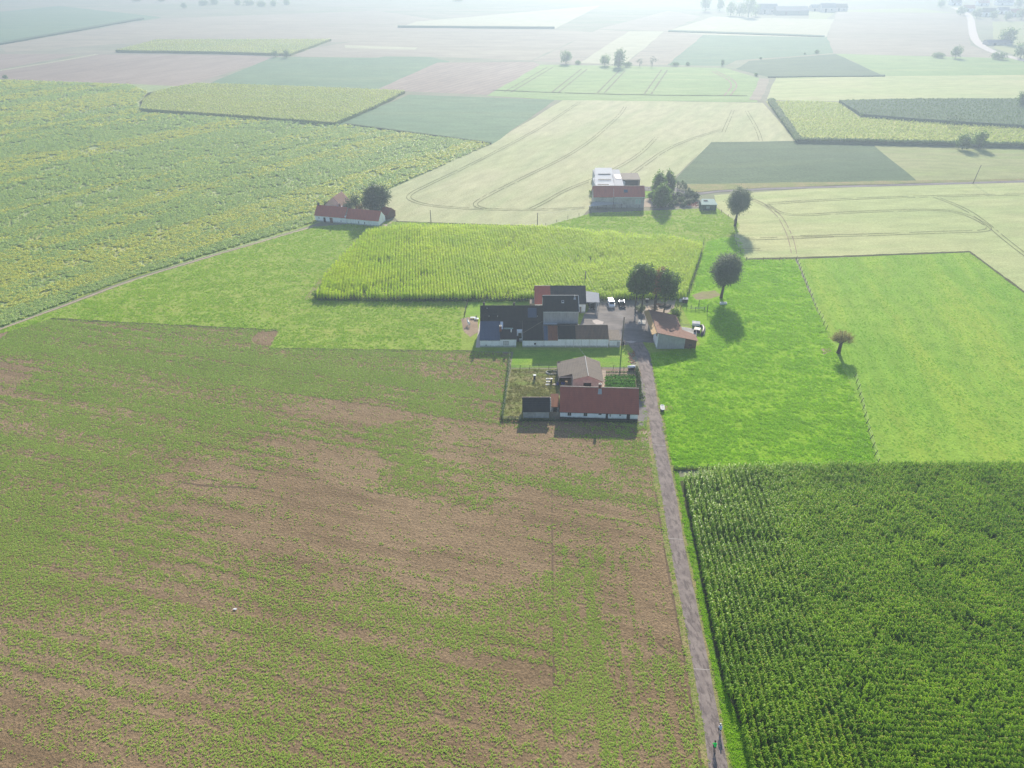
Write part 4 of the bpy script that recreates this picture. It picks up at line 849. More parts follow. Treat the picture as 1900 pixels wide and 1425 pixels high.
# gable shed with side bay
gs = thing('gable_shed', 'grey-brown roofed shed with pale gable facing the red house and an open left bay', 'shed', (19.6, 155.6, 0))
part(MB().ext([(-3.9, 0), (3.8, 0), (3.8, 2.55), (0, 4.15), (-3.9, 3.15)], 0, 9.8, 'y'), 'wall', M['pinkb'], gs)
part(MB().slab([(0, -.3, 4.4), (0, 10.0, 4.4), (-7.5, 10.0, 2.45), (-7.5, 2.4, 2.45), (-3.9, 2.4, 3.39), (-3.9, -.3, 3.39)], .08), 'roof', M['mossy'], gs)
part(MB().slab([(0.01, -.3, 4.4), (4.1, -.3, 2.65), (4.1, 10.0, 2.65), (0.01, 10.0, 4.4)], .08), 'roof', M['mossy'], gs)
part(MB().tube([(0, -.3, 4.46), (0, 10.0, 4.46)], .1, 6), 'ridge_cap', M['ridgeg'], gs)
part(MB().box(-7.4, -3.95, 2.35, 2.5, 2.3, 2.5), 'beam', M['frame'], gs); part(MB().box(-7.4, -7.3, 2.4, 9.9, 0, 2.3).box(-7.29, -3.91, 9.8, 9.9, 0, 2.8), 'wall', M['wood'], gs, 'boarded side wall of the open bay')
part(MB().box(-7.4, -7.28, 2.3, 2.399, 0, 2.28), 'post', M['pale_post'], gs)
part(MB().ext([(-7.45, 2.5), (-3.95, 2.5), (-3.95, 3.28), (-7.45, 2.37)], 2.41, 2.5, 'y'), 'fascia', M['mossy'], gs)
door(gs, -.1, 0, 0, 2.0, 2.1, M['opening'], handle=False); part(MB().box(-1.3, 1.1, -.06, -.003, 2.15, 3.0), 'lintel', M['stone'], gs)
# right barn
br = thing('brown_roofed_barn', 'barn with broad brown sheet roof, ochre canopy and grey end wall, right of the lane', 'barn', (45, 177.3, 0))
part(MB().ext([(41.3, 0), (49.2, 0), (49.2, 3.35), (41.3, 5.1)], 177.3, 177.5, 'y').ext([(41.3, 0), (49.2, 0), (49.2, 3.35), (41.3, 5.1)], 191.2, 191.4, 'y').box(49.0, 49.2, 177.51, 191.19, 0, 3.3), 'wall', M['pebble'], br)
part(MB().box(41.22, 41.4, 177.29, 182.6, 0, 4.95), 'side_wall', M['whitew'], br); part(MB().box(41.22, 41.4, 186.6, 191.41, 0, 4.95), 'side_wall', M['whitew'], br)
part(MB().slab([(40.9, 177.0, 5.35), (49.3, 177.0, 3.5), (49.3, 191.7, 3.5), (40.9, 191.7, 5.35)], .1), 'roof', M['barnr'], br)
part(MB().slab([(49.31, 177.0, 3.5), (52.8, 177.0, 2.75), (52.8, 180.8, 2.75), (49.31, 182.3, 3.5)], .1), 'roof', M['barnr'], br, 'brown roof of the low brick extension')
part(MB().slab([(40.89, 177.0, 5.33), (40.89, 191.7, 5.33), (39.5, 191.7, 4.75), (39.5, 177.0, 4.75)], .06), 'canopy', M['ochre'], br)
part(MB().ext([(49.21, 0), (52.5, 0), (52.5, 2.62), (49.21, 3.32)], 177.3, 180.6, 'y'), 'extension_wall', M['brownb'], br)
part(MB().box(50.4, 51.3, 177.22, 177.3, 1.0, 1.5), 'vent_opening', M['opening'], br)
part(MB().tube([(40.9, 177.0, 5.42), (40.9, 191.7, 5.42)], .06, 5), 'ridge_cap', M['wood'], br)
part(MB().box(41.15, 41.21, 177.9, 178.9, 3.6, 4.7), 'brick_panel', M['redb'], br)
for y_ in (184.0, 185.4): part(MB().box(41.25, 41.4, y_-.08, y_+.08, 0, 4.95), 'post', M['post'], br)
settle(br)
pd = thing('concrete_pen', 'small concrete floored pen with low rails right of the brown roofed barn', 'pen', (51.5, 186, 0))
part(MB().ext([(49.3, 191.2), (55.0, 189.2), (54.6, 185.2), (52.9, 181.0), (49.3, 182.6)], 0.005, .18, 'z'), 'floor_slab', M['conc'], pd)
m = MB()
for a, b in (((49.5, 191.0), (54.9, 189.4)), ((54.9, 189.3), (54.3, 184.8)), ((54.3, 184.8), (53.2, 181.4))):
    m.box(a[0]-.07, a[0]+.07, a[1]-.07, a[1]+.07, .1, 1.3)
    for z_ in (.7, 1.15): m.tube([(a[0], a[1], z_), (b[0], b[1], z_)], .05, 4)
part(m, 'rail', M['pale_post'], pd); settle(pd)
# distant white farmhouse (left)
lh = thing('distant_farmhouse', 'distant white farmhouse with long dull red roof at the edge of the beet field', 'house', (-81.3, 284.6, 0), radians(-14))
part(MB().ext([(0, 0), (7, 0), (7, 2.6), (3.5, 5.7), (0, 2.6)], 0, 13.6, 'x').ext([(.1, 0), (6.8, 0), (6.8, 2.4), (3.4, 5.35), (.1, 2.4)], 13.9, 28.2, 'x').box(13.61, 13.89, -.25, 3.5, 0, 3.4), 'wall', M['whitew'], lh)
part(slope(-.15, 13.6, -.25, 2.55, 3.5, 5.9), 'roof', M['redo'], lh); part(slope(-.15, 13.6, 7.3, 2.5, 3.51, 5.9), 'roof', M['redo'], lh)
part(slope(13.9, 28.3, -.1, 2.4, 3.4, 5.55), 'roof', M['redo'], lh); part(slope(13.9, 28.3, 7.1, 2.3, 3.41, 5.55), 'roof', M['redo'], lh)
part(MB().slab([(13.61, -.3, 2.8), (13.89, -.3, 2.8), (13.89, 3.5, 6.1), (13.61, 3.5, 6.1)], .4), 'fire_wall', M['wood'], lh)
chimney(lh, .5, 3.5, 5.6, 6.6, .6, .6, M['blackp'], M['plinth']); chimney(lh, 9.9, 3.9, 5.3, 6.6, .7, .6, M['redb'], M['plinth'])
window(lh, 1.9, 0, 1.2, .5, .9); door(lh, 4.3, 0, 0, .9, 2.0); door(lh, 7.3, 0, 0, 1.3, 2.1, M['brownb']); window(lh, 11.6, 0, .6, .5, .7)
for x_ in (19.4, 22.0): window(lh, x_, .1, .5, .45, 1.1)
fb = thing('brick_barn', 'small pinkish brick barn, gable towards us, behind the distant white farmhouse', 'barn', (*G(*Z(5, 470, 735))[:2], 0), radians(-14))
part(MB().ext([(-3.6, 0), (3.8, 0), (3.8, 2.8), (.6, 6.3), (-3.6, 2.8)], 0, 8, 'y'), 'wall', M['pinkb'], fb)
part(MB().slab([(.6, -.2, 6.45), (.6, 8.2, 6.45), (-3.9, 8.2, 2.75), (-3.9, -.2, 2.75)], .1).slab([(.61, -.2, 6.45), (4.1, -.2, 2.75), (4.1, 8.2, 2.75), (.61, 8.2, 6.45)], .1), 'roof', M['barnr'], fb)
door(fb, -.9, 0, 0, 1, 2.2, handle=False); part(MB().box(2.2, 4.6, -1.6, -.1, 0, 2.9), 'porch', M['sheet'], fb)
ob = thing('outhouse', 'small outhouse with red roof beside the tall tree of the distant farmhouse', 'shed', (*G(*Z(5, 1270, 850))[:2], 0), radians(-30))
part(MB().ext([(0, 0), (5, 0), (5, 2.2), (2.5, 4.1), (0, 2.2)], -4.2, 0, 'x'), 'wall', M['brownb'], ob)
part(slope(-4.4, .2, -.25, 2.1, 2.5, 4.25), 'roof', M['redt'], ob); part(slope(-4.4, .2, 5.25, 2.1, 2.51, 4.25), 'roof', M['redt'], ob); door(ob, -2, 0, 0, .9, 1.9)
# distant red barn with glasshouses
db = thing('distant_red_barn', 'distant barn with big weathered red roof and grey block front', 'barn', (46, 302, 0))
part(gable_walls(35.4, 57.2, 302, 311, 4.7, 306.4, 8.0, z0=0), 'wall', M['conc'], db)
part(slope(35.1, 57.4, 301.7, 4.7, 306.4, 8.15), 'roof', M['redo'], db); part(slope(35.1, 57.4, 311.3, 4.5, 306.41, 8.15), 'roof', M['redo'], db)
part(MB().tube([(35.1, 306.4, 8.2), (57.4, 306.4, 8.2)], .12, 6), 'ridge_cap', M['ridge'], db); part(MB().box(44.4, 57.4, 301.6, 301.7, 4.5, 4.7), 'gutter', M['frame'], db)
for x_ in (53.9, 55.3): window(db, x_, 302, 1.6, 1.1, 2.2, pane=M['palegr'])
part(MB().slab([(48.3, 303.6, 6.17), (50, 303.6, 6.17), (50, 304.8, 7.05), (48.3, 304.8, 7.05)], .05), 'roof_patch', M['slate'], db); settle(db)
gh = thing('polytunnel', 'white flat roofed glasshouse row behind the distant red barn', 'glasshouse', (42, 315, 0))
part(MB().box(37.6, 45.8, 315, 331.5, 0, 4.4).box(39.0, 46.6, 331.51, 345.5, 0, 4.4), 'wall', M['sheet'], gh)
part(MB().slab([(37.4, 314.8, 4.6), (45.9, 314.8, 4.6), (46.2, 322, 5.0), (37.8, 322, 5.0)], .1).slab([(37.9, 322.9, 4.6), (46.3, 322.9, 4.6), (46.6, 330.5, 5.2), (38.3, 330.5, 5.2)], .1), 'roof', M['glassh'], gh)
part(MB().slab([(38.6, 331.3, 4.7), (46.6, 331.3, 4.7), (47.4, 337, 5.3), (39.2, 337, 5.3)], .1).slab([(39.3, 337.6, 4.7), (47.4, 337.6, 4.7), (48.1, 345.6, 5.2), (40.0, 345.6, 5.2)], .1), 'roof', M['glassh'], gh)
for (y_, x0_, x1_) in ((318, 38.5, 43.5), (326, 39.5, 45.6), (334.5, 40.5, 46.2)): part(MB().box(x0_, x1_, y_, y_+.5, 5.15, 5.35), 'roof_slot', M['wood'], gh)
part(MB().box(46.2, 50.6, 319, 345, 0, 4.0), 'annex_wall', M['sheet'], gh); part(MB().slab([(46.4, 318.8, 4.2), (50.6, 318.8, 4.2), (51.8, 345.5, 4.4), (47.9, 345.5, 4.4)], .1), 'roof', M['sheet'], gh, 'grey roof of the side annex')
part(MB().box(48.1, 50.9, 330, 337, 4.41, 4.5), 'roof_opening', M['slate'], gh); settle(gh)  # roof opening is a dark panel in place of the shaded inside
bh = thing('brown_shed', 'shed with flat brown roof right of the white glasshouse', 'shed', (*G(*Z(6, 665, 372))[:2], 0))
part(MB().box(-4.6, 4.8, .2, 9, 0, 2.8), 'wall', M['wood'], bh); part(MB().slab([(-5, -.1, 3.0), (5, -.1, 3.0), (5, 9.3, 3.4), (-5, 9.3, 3.4)], .12), 'roof', M['mossy'], bh)
part(MB().box(-3.6, 3.8, .1, .199, 0, 2.4), 'opening', M['opening'], bh)  # flat dark panel painted in place of the shaded inside
for k, (zx, zy, r, n_) in enumerate(((582, 300, 1.3, 'upper white silo tank beside the brown shed'), (572, 345, 1.5, 'lower white silo tank beside the brown shed'))):
    x_, y_ = G(*Z(6, zx, zy+20))[:2]; t_ = thing('storage_tank', n_, 'tank', (x_, y_, 0))
    part(MB().cyl(0, 0, 0, 2.0, r, 14).tube([(0, 0, 2.0), (0, 0, 2.5)], [r, .35], 14), 'tank_body', M['white'], t_); part(MB().cyl(0, 0, 2.5, 2.7, .35, 8), 'tank_lid', M['ridgeg'], t_)
gsd = thing('garden_shed', 'garden shed with pale green roof and dark boards at the corner of the far pasture', 'shed', (*G(*Z(6, 1560, 680))[:2], 0), radians(-2))
part(MB().ext([(0, 0), (5.2, 0), (5.2, 2.9), (0, 2.5)], .1, 6.6, 'x'), 'wall', M['greenw'], gsd); part(MB().slab([(-.2, -.3, 2.6), (6.9, -.3, 2.6), (6.3, 5.5, 3.3), (1.0, 5.5, 3.3)], .12), 'roof', M['palegr'], gsd)
window(gsd, 3.0, 0, .8, 1.4, 1.0, pane=M['palegr']); part(MB().box(1.6, 3.2, 3.2, 4.0, 3.0, 3.3), 'roof_hatch', M['plinth'], gsd)
pk = thing('lean_to', 'open lean-to with grey posts left of the distant red barn', 'shed', (*G(*Z(6, 150, 690))[:2], 0), radians(10))
part(MB().slab([(0, .2, 2.0), (15.5, 1.4, 2.0), (15.5, 4.4, 2.6), (3, 4.0, 2.6)], .08), 'roof', M['ridgeg'], pk)
for x_ in (.4, 4.0, 8.0, 12.0, 15.2): part(MB().box(x_-.08, x_+.08, .35+x_*.07, .5+x_*.07, 0, 1.95), 'post', M['post'], pk)
# far village and farm sheds, hazy
def far_shed(px0, px1, pyb, h, dp, lab, roofm=M['slate'], wallm=M['conc'], rz=0, name='far_house'):
    a = G(px0, pyb); b = G(px1, pyb); L_ = b[0]-a[0]; t_ = thing(name, lab, 'building', (a[0], a[1], 0), rz)
    part(MB().ext([(0, 0), (dp, 0), (dp, h*.55), (dp/2, h*.97), (0, h*.55)], 0, L_, 'x'), 'wall', wallm, t_)
    part(slope(-.4, L_+.4, -.5, h*.53, dp/2, h), 'roof', roofm, t_); part(slope(-.4, L_+.4, dp+.5, h*.53, dp/2+.01, h), 'roof', roofm, t_)
    door(t_, L_*.3, 0, 0, min(3, L_*.2), h*.4, handle=False); window(t_, L_*.7, 0, h*.2, min(2, L_*.12), h*.18); return t_
far_shed(1408, 1442, 26, 13, 18, 'leftmost wide hazy farm shed at the top of the view'); far_shed(1440, 1500, 28, 11, 22, 'long hazy farm shed in the middle of the far farm', wallm=M['greenw'])
far_shed(1506, 1524, 21, 9, 14, 'small hazy shed between the long far shed and the tall one'); far_shed(1524, 1550, 23, 12, 16, 'tall hazy shed at the right of the far farm'); far_shed(1549, 1572, 21, 10, 14, 'low hazy shed at the very right of the far farm', roofm=M['greyt'])
far_shed(1832, 1878, 84, 5, 10, 'low hazy bungalow below the round trees at the far right', rz=0, name='far_house')
for i, (a, b, y, h, lab) in enumerate(((1790,1808,22,9,'hazy village house left of the far road end'), (1822,1846,31,11,'hazy village house with pale gable right of the far road'), (1852,1872,26,9,'small hazy village house beyond the pale gable house'), (1875,1905,31,10,'hazy village house at the right edge of the view'), (1765,1784,10,8,'hazy village house at the top of the winding road'), (1850,1880,10,8,'topmost hazy village house at the right'), (1815,1835,11,8,'hazy village house above the road fork'))):
    far_shed(a, b, y, h, 10, lab, roofm=[M['redo'], M['greyt'], M['slate']][i % 3], wallm=M['whitew'])
# parked cars at the far farm
def make_car(kind, label, cat, x, y, rz, paint):
    t_ = thing('parked_'+cat.replace(' ', '_'), label, cat, (x, y, 0), rz)
    # local +Y is the nose
    W_, Ln, Hh = (1.78, 4.4, 1.46) if kind == 'car' else (1.9, 4.5, 1.9)
    if kind == 'car': body = [(-2.2, .35), (2.15, .3), (2.2, .65), (1.2, .92), (-1.3, .98), (-2.15, .95)]; cab = [(1.25, .9), (.45, 1.42), (-1.0, 1.46), (-2.0, .95)]; gl = [(1.2, .93), (.45, 1.38), (-.95, 1.42), (-1.9, .97)]
    else: body = [(-2.2, .35), (2.2, .35), (2.25, .85), (1.45, 1.12), (-2.2, 1.12)]; cab = [(1.5, 1.1), (.85, 1.82), (-2.05, 1.88), (-2.2, 1.1)]; gl = [(1.44, 1.13), (.83, 1.77), (-1.2, 1.8), (-1.2, 1.13)]
    b_ = MB().ext(body, -W_/2, W_/2, 'x').build('body', paint, t_, bevel=.06)
    MB().ext(cab, -W_/2+.14, W_/2-.14, 'x').build('cabin', M['pane'] if kind == 'car' else paint, t_, bevel=.04)
    MB().ext(gl, -W_/2+.125, W_/2-.125, 'x').build('side_windows', M['pane'], t_)
    if kind == 'car': MB().box(-W_/2+.2, W_/2-.2, -1.0, .4, 1.44, 1.475).build('roof_glare_panel', M['sheet'], t_, bevel=.012)  # pale roof colour stands in for sun glare on dark paint
    fy = gl[0][0]; MB().slab([(-.68, fy+.05, gl[0][1]+.03), (.68, fy+.05, gl[0][1]+.03), (.6, gl[1][0]+.06, gl[1][1]), (-.6, gl[1][0]+.06, gl[1][1])], .03).build('windscreen', M['pane'], t_)
    for sx in (-1, 1):
        for wy in (-1.35, 1.38):
            w_ = MB().ring((sx*(W_/2-.08), wy, .33), .24, .09, 'x', 16, 6).build('wheel', M['tyre'], t_); MB().tube([(sx*(W_/2-.13), wy, .33), (sx*(W_/2-.02), wy, .33)], .2, 12).build('rim', M['sheet'], w_)
        MB().box(sx*.72-.14, sx*.72+.14, 2.1, 2.22, .62, .76).build('headlight', M['lamp'], t_)
        MB().box(sx*(W_/2+.08)-.09, sx*(W_/2+.08)+.09, .95, 1.1, .98, 1.12).build('wing_mirror', paint, t_)
    MB().box(-.27, .27, 2.2, 2.26, .42, .54).build('number_plate', M['white'], t_)
    return t_
vx, vy, _ = G(*Z(4, 320, 655)); make_car('van', 'white van parked in the yard, left of the black car', 'van', vx, vy+2.0, pi+radians(3), M['carw'])
vx, vy, _ = G(*Z(4, 462, 655)); make_car('car', 'black car parked in the yard, right of the white van', 'car', vx, vy+2.0, pi+radians(4), M['carb'])
make_car('car', 'dark car standing in the shade of the open carport', 'car', 25.2, 204.3, pi, M['carb'])
# ------------------------------------------------------------------ trees
def crown_mesh(rng, blobs, n, leaf, flat=.0, clump=24, streak=0.):
    """blobs: (cx,cy,cz,rx,ry,rz). Leaves gather in clumps through the crown's volume, gaps between."""
    vol = np.array([b[3]*b[4]*b[5] for b in blobs]); pick = rng.choice(len(blobs), size=max(1, n//clump), p=vol/vol.sum())
    d = rng.normal(size=(len(pick), 3)); d /= np.linalg.norm(d, axis=1)[:, None]; r = (.5+.6*rng.random(len(pick))**.7) if not streak else (.35+.62*rng.random(len(pick))**.6)
    B = np.array(blobs)[pick]; lump = 1+.16*np.sin(d[:, 0]*5+B[:, 0])*np.cos(d[:, 2]*4+B[:, 1])
    Cc = B[:, :3]+d*r[:, None]*B[:, 3:]*lump[:, None]
    C_ = np.repeat(Cc, clump, 0); out = np.repeat(d, clump, 0); N_ = len(C_)
    sg = leaf*1.5; off = rng.normal(size=(N_, 3))*sg
    if streak: off = off*.5+out*rng.normal(size=(N_, 1))*sg*streak
    C_ = C_+off
    nr = out+rng.normal(size=(N_, 3))*.9+[0, 0, .3]; nr /= np.linalg.norm(nr, axis=1)[:, None]
    a = np.cross(nr, rng.normal(size=(N_, 3)) if not streak else out+rng.normal(size=(N_, 3))*.3); a /= np.maximum(np.linalg.norm(a, axis=1), 1e-6)[:, None]; b = np.cross(nr, a)
    L_ = leaf*(.6+.8*rng.random(N_))[:, None]; Wd = L_*(.55 if not streak else .3)
    if streak: a, b = b, a
    V = np.stack([C_-a*L_, C_+b*Wd, C_+a*L_, C_-b*Wd], 1).reshape(-1, 3); F_ = np.arange(N_*4).reshape(-1, 4)
    return V, F_
def tree(label, px_, py_, blobs, n, leaf, mat, trunk_r, trunk_h, name='tree', limbs=5, seed=1, cat='tree', group=None, streak=0., lean=(0, 0), bark=None, clump=None):
    rng = np.random.default_rng(seed); x, y, _ = G(px_, py_); t_ = thing(name, label, cat, (x, y, 0), 0, group)
    tr = MB(); top = (lean[0], lean[1], trunk_h); tr.tube([(0, 0, -.1), (lean[0]*.3, lean[1]*.3, trunk_h*.4), top], [trunk_r*1.25, trunk_r, trunk_r*.85], 9)
    for i in range(limbs):
        b = blobs[i % len(blobs)]; e = np.array(b[:3])+rng.normal(size=3)*np.array(b[3:])*.35; e[2] = max(e[2], trunk_h+.3); mid = (np.array(top)*.55+e*.45)+[0, 0, .3]
        tr.tube([top, tuple(mid), tuple(e)], [trunk_r*.55, trunk_r*.32, trunk_r*.1], 6)
    tr.build('trunk', bark or M['bark'], t_, smooth=True)
    V, Fq = crown_mesh(rng, blobs, n, leaf, streak=streak, clump=clump or (9 if streak else 24)); np_mesh('crown', V, Fq, mat, t_); return t_
def ell(cz, r, h, n=1, spread=.35, rng=None, cx=0, cy=0):
    rng = rng or np.random.default_rng(5); out = [(cx, cy, cz, r*.8, r*.8, h*.85)]
    for i in range(n): a = i*2.4+rng.random(); out.append((cx+cos(a)*r*spread, cy+sin(a)*r*spread, cz+(rng.random()-.45)*h*.8, r*.55, r*.55, h*.5))
    return out
rg = np.random.default_rng(12)
def hgt(px_, py_, pyt):
    X, Y, _ = G(px_, py_); lo, hi = 0, 80
    for _ in range(40):
        m_ = (lo+hi)/2; d = m_-CAM_H; v = -(d*cP+Y*sP)/(Y*cP-d*sP)
        if 712.5+F_PX*v > pyt: lo = m_
        else: hi = m_
    return lo
def pxm(px_, py_): X, Y, _ = G(px_, py_); return F_PX/(Y*cP+CAM_H*sP)
# pollard willows
def egg(cz, r, h, cx=0): return [(cx, 0, cz, r*.92, r*.92, h*.8), (cx+r*.12, 0, cz+h*.28, r*.75, r*.75, h*.68), (cx, r*.1, cz-h*.35, r*.62, r*.62, h*.55), (cx-r*.35, 0, cz+h*.05, r*.6, r*.6, h*.6), (cx+r*.38, -.2, cz+h*.02, r*.58, r*.58, h*.6), (cx, -r*.3, cz, r*.6, r*.6, h*.6)]
tree('egg-shaped pollard willow standing in the cereal field corner, farther of the two', *Z(7, 362, 440), egg(10.2, 4.7, 6.2), 22000, .30, M['willow'], .5, 4.4, 'pollard_willow', 8, 21, streak=1.3)
tree('egg-shaped grey-green willow beside the muddy patch, nearer of the two', *Z(7, 235, 1095), egg(9.6, 4.8, 6.3, .4), 25000, .30, M['willow'], .45, 3.9, 'pollard_willow', 8, 22, streak=1.3, lean=(.2, 0))
pl = tree('small pollard with thin brownish crown on the pasture boundary', 1555.5, 655, [(0, 0, 4.9, 3.1, 3.1, 1.3), (-1.6, 0, 5.1, 1.5, 1.5, 1.3), (1.6, 0, 5.1, 1.5, 1.5, 1.3), (0, 0, 5.7, 2.1, 2.1, 1.3), (-2.2, .3, 4.6, 1.2, 1.2, .9), (2.3, .3, 4.6, 1.2, 1.2, .9)], 5200, .15, M['straw'], .5, 3.1, 'pollard_tree', 14, 23, streak=1.6)
# row of three tall trees in the yard
def rowtree(zx, zy, pyt, r, label, mat, n, seed, leaf=.33, extra=()):
    p_ = Z(4, zx, zy); H_ = hgt(*p_, Z(4, 0, pyt)[1]); b = ell(H_-r*1.5, r, r*1.6, 9, .55, rg)+list(extra)
    return tree(label, *p_, b, n, leaf, mat, .2, H_-r*2.3, 'yard_tree', 7, seed, group='tall trees between farmyard and maize')
rowtree(632, 668, 95, 3.2, 'leftmost tall dark tree of the yard row, above the asphalt', M['oak'], 9000, 31)
rowtree(712, 700, 100, 3.0, 'second tall dark tree of the yard row from the left', M['oak'], 9000, 32)
rowtree(878, 690, 135, 2.6, 'thin rusty brown tree in the yard row, right of the dark pair', M['autumn'], 4500, 33, .28)
rowtree(893, 700, 190, 1.9, 'slender leafy sapling crowded against the rusty tree', M['autumn'], 1200, 36, .25)
rowtree(1008, 722, 165, 3.2, 'rightmost tall tree of the yard row, behind the brown roofed barn', M['oak'], 7500, 34)
# distant farmhouse trees
p_ = Z(5, 1110, 800); H_ = hgt(*p_, Z(5, 0, 320)[1])
tree('big drooping tree towering behind the distant white farmhouse', *p_, [(0, 0, H_*.68, 4.3, 4.3, 3.8), (-2.5, 0, H_*.62, 2.8, 2.8, 3.6), (3.0, 0, H_*.62, 2.9, 2.9, 3.8), (-.5, 0, H_*.35, 2.8, 2.8, 4), (-4.6, 0, H_*.38, 1.7, 1.7, 3.4), (2.4, 0, H_*.32, 1.6, 1.6, 3), (.6, 0, H_*.8, 2.6, 2.6, 2.0)], 9000, .45, M['dark'], .5, H_*.3, 'tall_tree', 6, 41, streak=1.1)
p_ = Z(5, 800, 720); H_ = hgt(*p_, Z(5, 0, 450)[1])
tree('sparse wiry tree between the brick barn and the big drooping tree', *p_, [(0, 0, H_*.6, 2.6, 2.6, H_*.36), (-2.6, 0, H_*.42, 2.4, 2.4, H_*.28)], 1600, .32, M['dark'], .25, H_*.3, 'wiry_tree', 12, 42, streak=1.3)
for i, (zx, zy, r, lab) in enumerate(((860, 715, 1.8, 'orange-leaved bush in front of the big drooping tree'), (700, 690, 1.5, 'low bush behind the roof of the distant farmhouse'), (380, 665, 1.6, 'dark bush at the left of the brick barn'))):
    tree(lab, *Z(5, zx, zy), ell(r*.9, r, r*.8, 3, .5, rg), 500, .3, M['autumn'] if i == 0 else M['dark'], .1, .5, 'bush', 3, 45+i, 'bush')
# trees at the distant red barn
for i, (zx, zb, zt, r, lab, n) in enumerate(((1030, 520, 200, 3.0, 'left leafy tree of the clump beside the distant red barn', 5000), (1150, 480, 185, 2.1, 'right pointed tree of the clump beside the distant red barn', 4200), (1065, 640, 330, 2.9, 'front dark conical tree of the clump beside the distant red barn', 5200))):
    p_ = Z(6, zx, zb); H_ = hgt(*p_, Z(6, 0, zt)[1])
    tree(lab, *p_, [(0, 0, H_*.45, r, r, H_*.36), (0, 0, H_*.72, r*.62, r*.62, H_*.26), (r*.4, 0, H_*.4, r*.7, r*.7, H_*.3), (-r*.4, 0, H_*.36, r*.7, r*.7, H_*.3)], n, .42, M['oak'], .35, H_*.2, 'clump_tree', 5, 51+i)
tree('low broad bush left of the tree clump by the distant red barn', *Z(6, 960, 540), ell(1.8, 2.4, 1.6, 3, .5, rg), 900, .35, M['oak'], .12, .6, 'bush', 3, 55, 'bush')
tree('rounded bush right of the tree clump by the distant red barn', *Z(6, 1180, 560), ell(1.4, 2.0, 1.3, 3, .5, rg), 700, .35, M['dark'], .12, .6, 'bush', 3, 56, 'bush')
# narrow trimmed conifers and shrubs of that garden
con = [(1213, 430, 335, .35), (1270, 400, 320, .4), (1297, 440, 350, .9), (1325, 400, 312, .45), (1340, 450, 335, .7), (1362, 440, 345, .6), (1412, 440, 418, .5), (1300, 520, 470, .3), (1322, 525, 480, .35), (1255, 560, 510, .35), (1350, 560, 520, .4), (1378, 420, 372, .5)]
wh = ['left of the gravel', 'behind the gravel', 'with a broad skirt', 'tallest of the row', 'beside the tallest', 'at the right of the row', 'small and round topped', 'by the garden table', 'right of the garden table', 'at the lower left of the garden', 'above the red flower bed', 'by the far road']
for (zx, zb, zt, r), w_ in zip(con, wh):
    p_ = Z(6, zx, zb); H_ = max(1.2, hgt(*p_, Z(6, 0, zt)[1]))
    tree('narrow clipped conifer '+w_+' near the distant red barn', *p_, [(0, 0, H_*.5, r, r, H_*.45), (0, 0, H_*.8, r*.6, r*.6, H_*.2)], 260, .17, M['dark'], .12, H_*.3, 'conifer', 1, 60, 'tree', 'clipped conifers in the far garden')
shr = [(1190, 635, 1.5), (1305, 590, 2.0), (1405, 610, 1.7), (1390, 520, 2.0), (1440, 500, 2.0), (1500, 540, 2.3), (1245, 610, .9), (1340, 630, 1.1), (1465, 580, 1.1), (1275, 490, .8), (240, 560, 3.0), (350, 540, 2.6), (430, 570, 2.4), (190, 480, 1.6)]
wl = ['at the fence left end', 'in the middle of the flower garden', 'nearest the red flower bed', 'above the red flower bed', 'left of the green-roofed shed', 'touching the green-roofed shed', 'behind the left fence bush', 'small, under the garden bush', 'small, before the green-roofed shed', 'beside the gravel', 'leafy, left before the red barn', 'leafy, in the middle before the red barn', 'leafy, right before the red barn', 'at the left corner of the red barn']
for i, ((zx, zy, r), w_) in enumerate(zip(shr, wl)):
    tree('shrub '+w_, *Z(6, zx, zy), ell(r*.6, r*.68, r*.6, 3, .5, rg), int(260+150*r), .28, M['oak'] if i > 9 else M['dark'], .08, .4, 'shrub', 2, 80+i, 'shrub', 'shrubs around the distant red barn')
ft = thing('garden_table', 'pale garden table in the gravel garden by the conifers', 'table', (*G(*Z(6, 1305, 500))[:2], 0))
part(MB().box(-1, 1, -.5, .5, .7, .76), 'table_top', M['frame'], ft)
for a in (-1, 1):
    for b in (-1, 1): part(MB().box(a*.9-.04, a*.9+.04, b*.42-.04, b*.42+.04, 0, .7), 'leg', M['wood'], ft)
fbd = MB(); rngf = np.random.default_rng(9)
for i in range(70):
    a, b, _ = G(*Z(6, 1400+130*rngf.random(), 575+55*rngf.random())); s_ = .15+.2*rngf.random(); fbd.tube([(a, b, .08), (a, b, .1+s_)], [s_, s_*.5], 5)
props(fbd.build('flower_bed', plain('red_flowers', (.42, .17, .13), .9, .1, .35, 3)), 'reddish flower bed beside the green-roofed shed', 'flowers', kind='stuff')
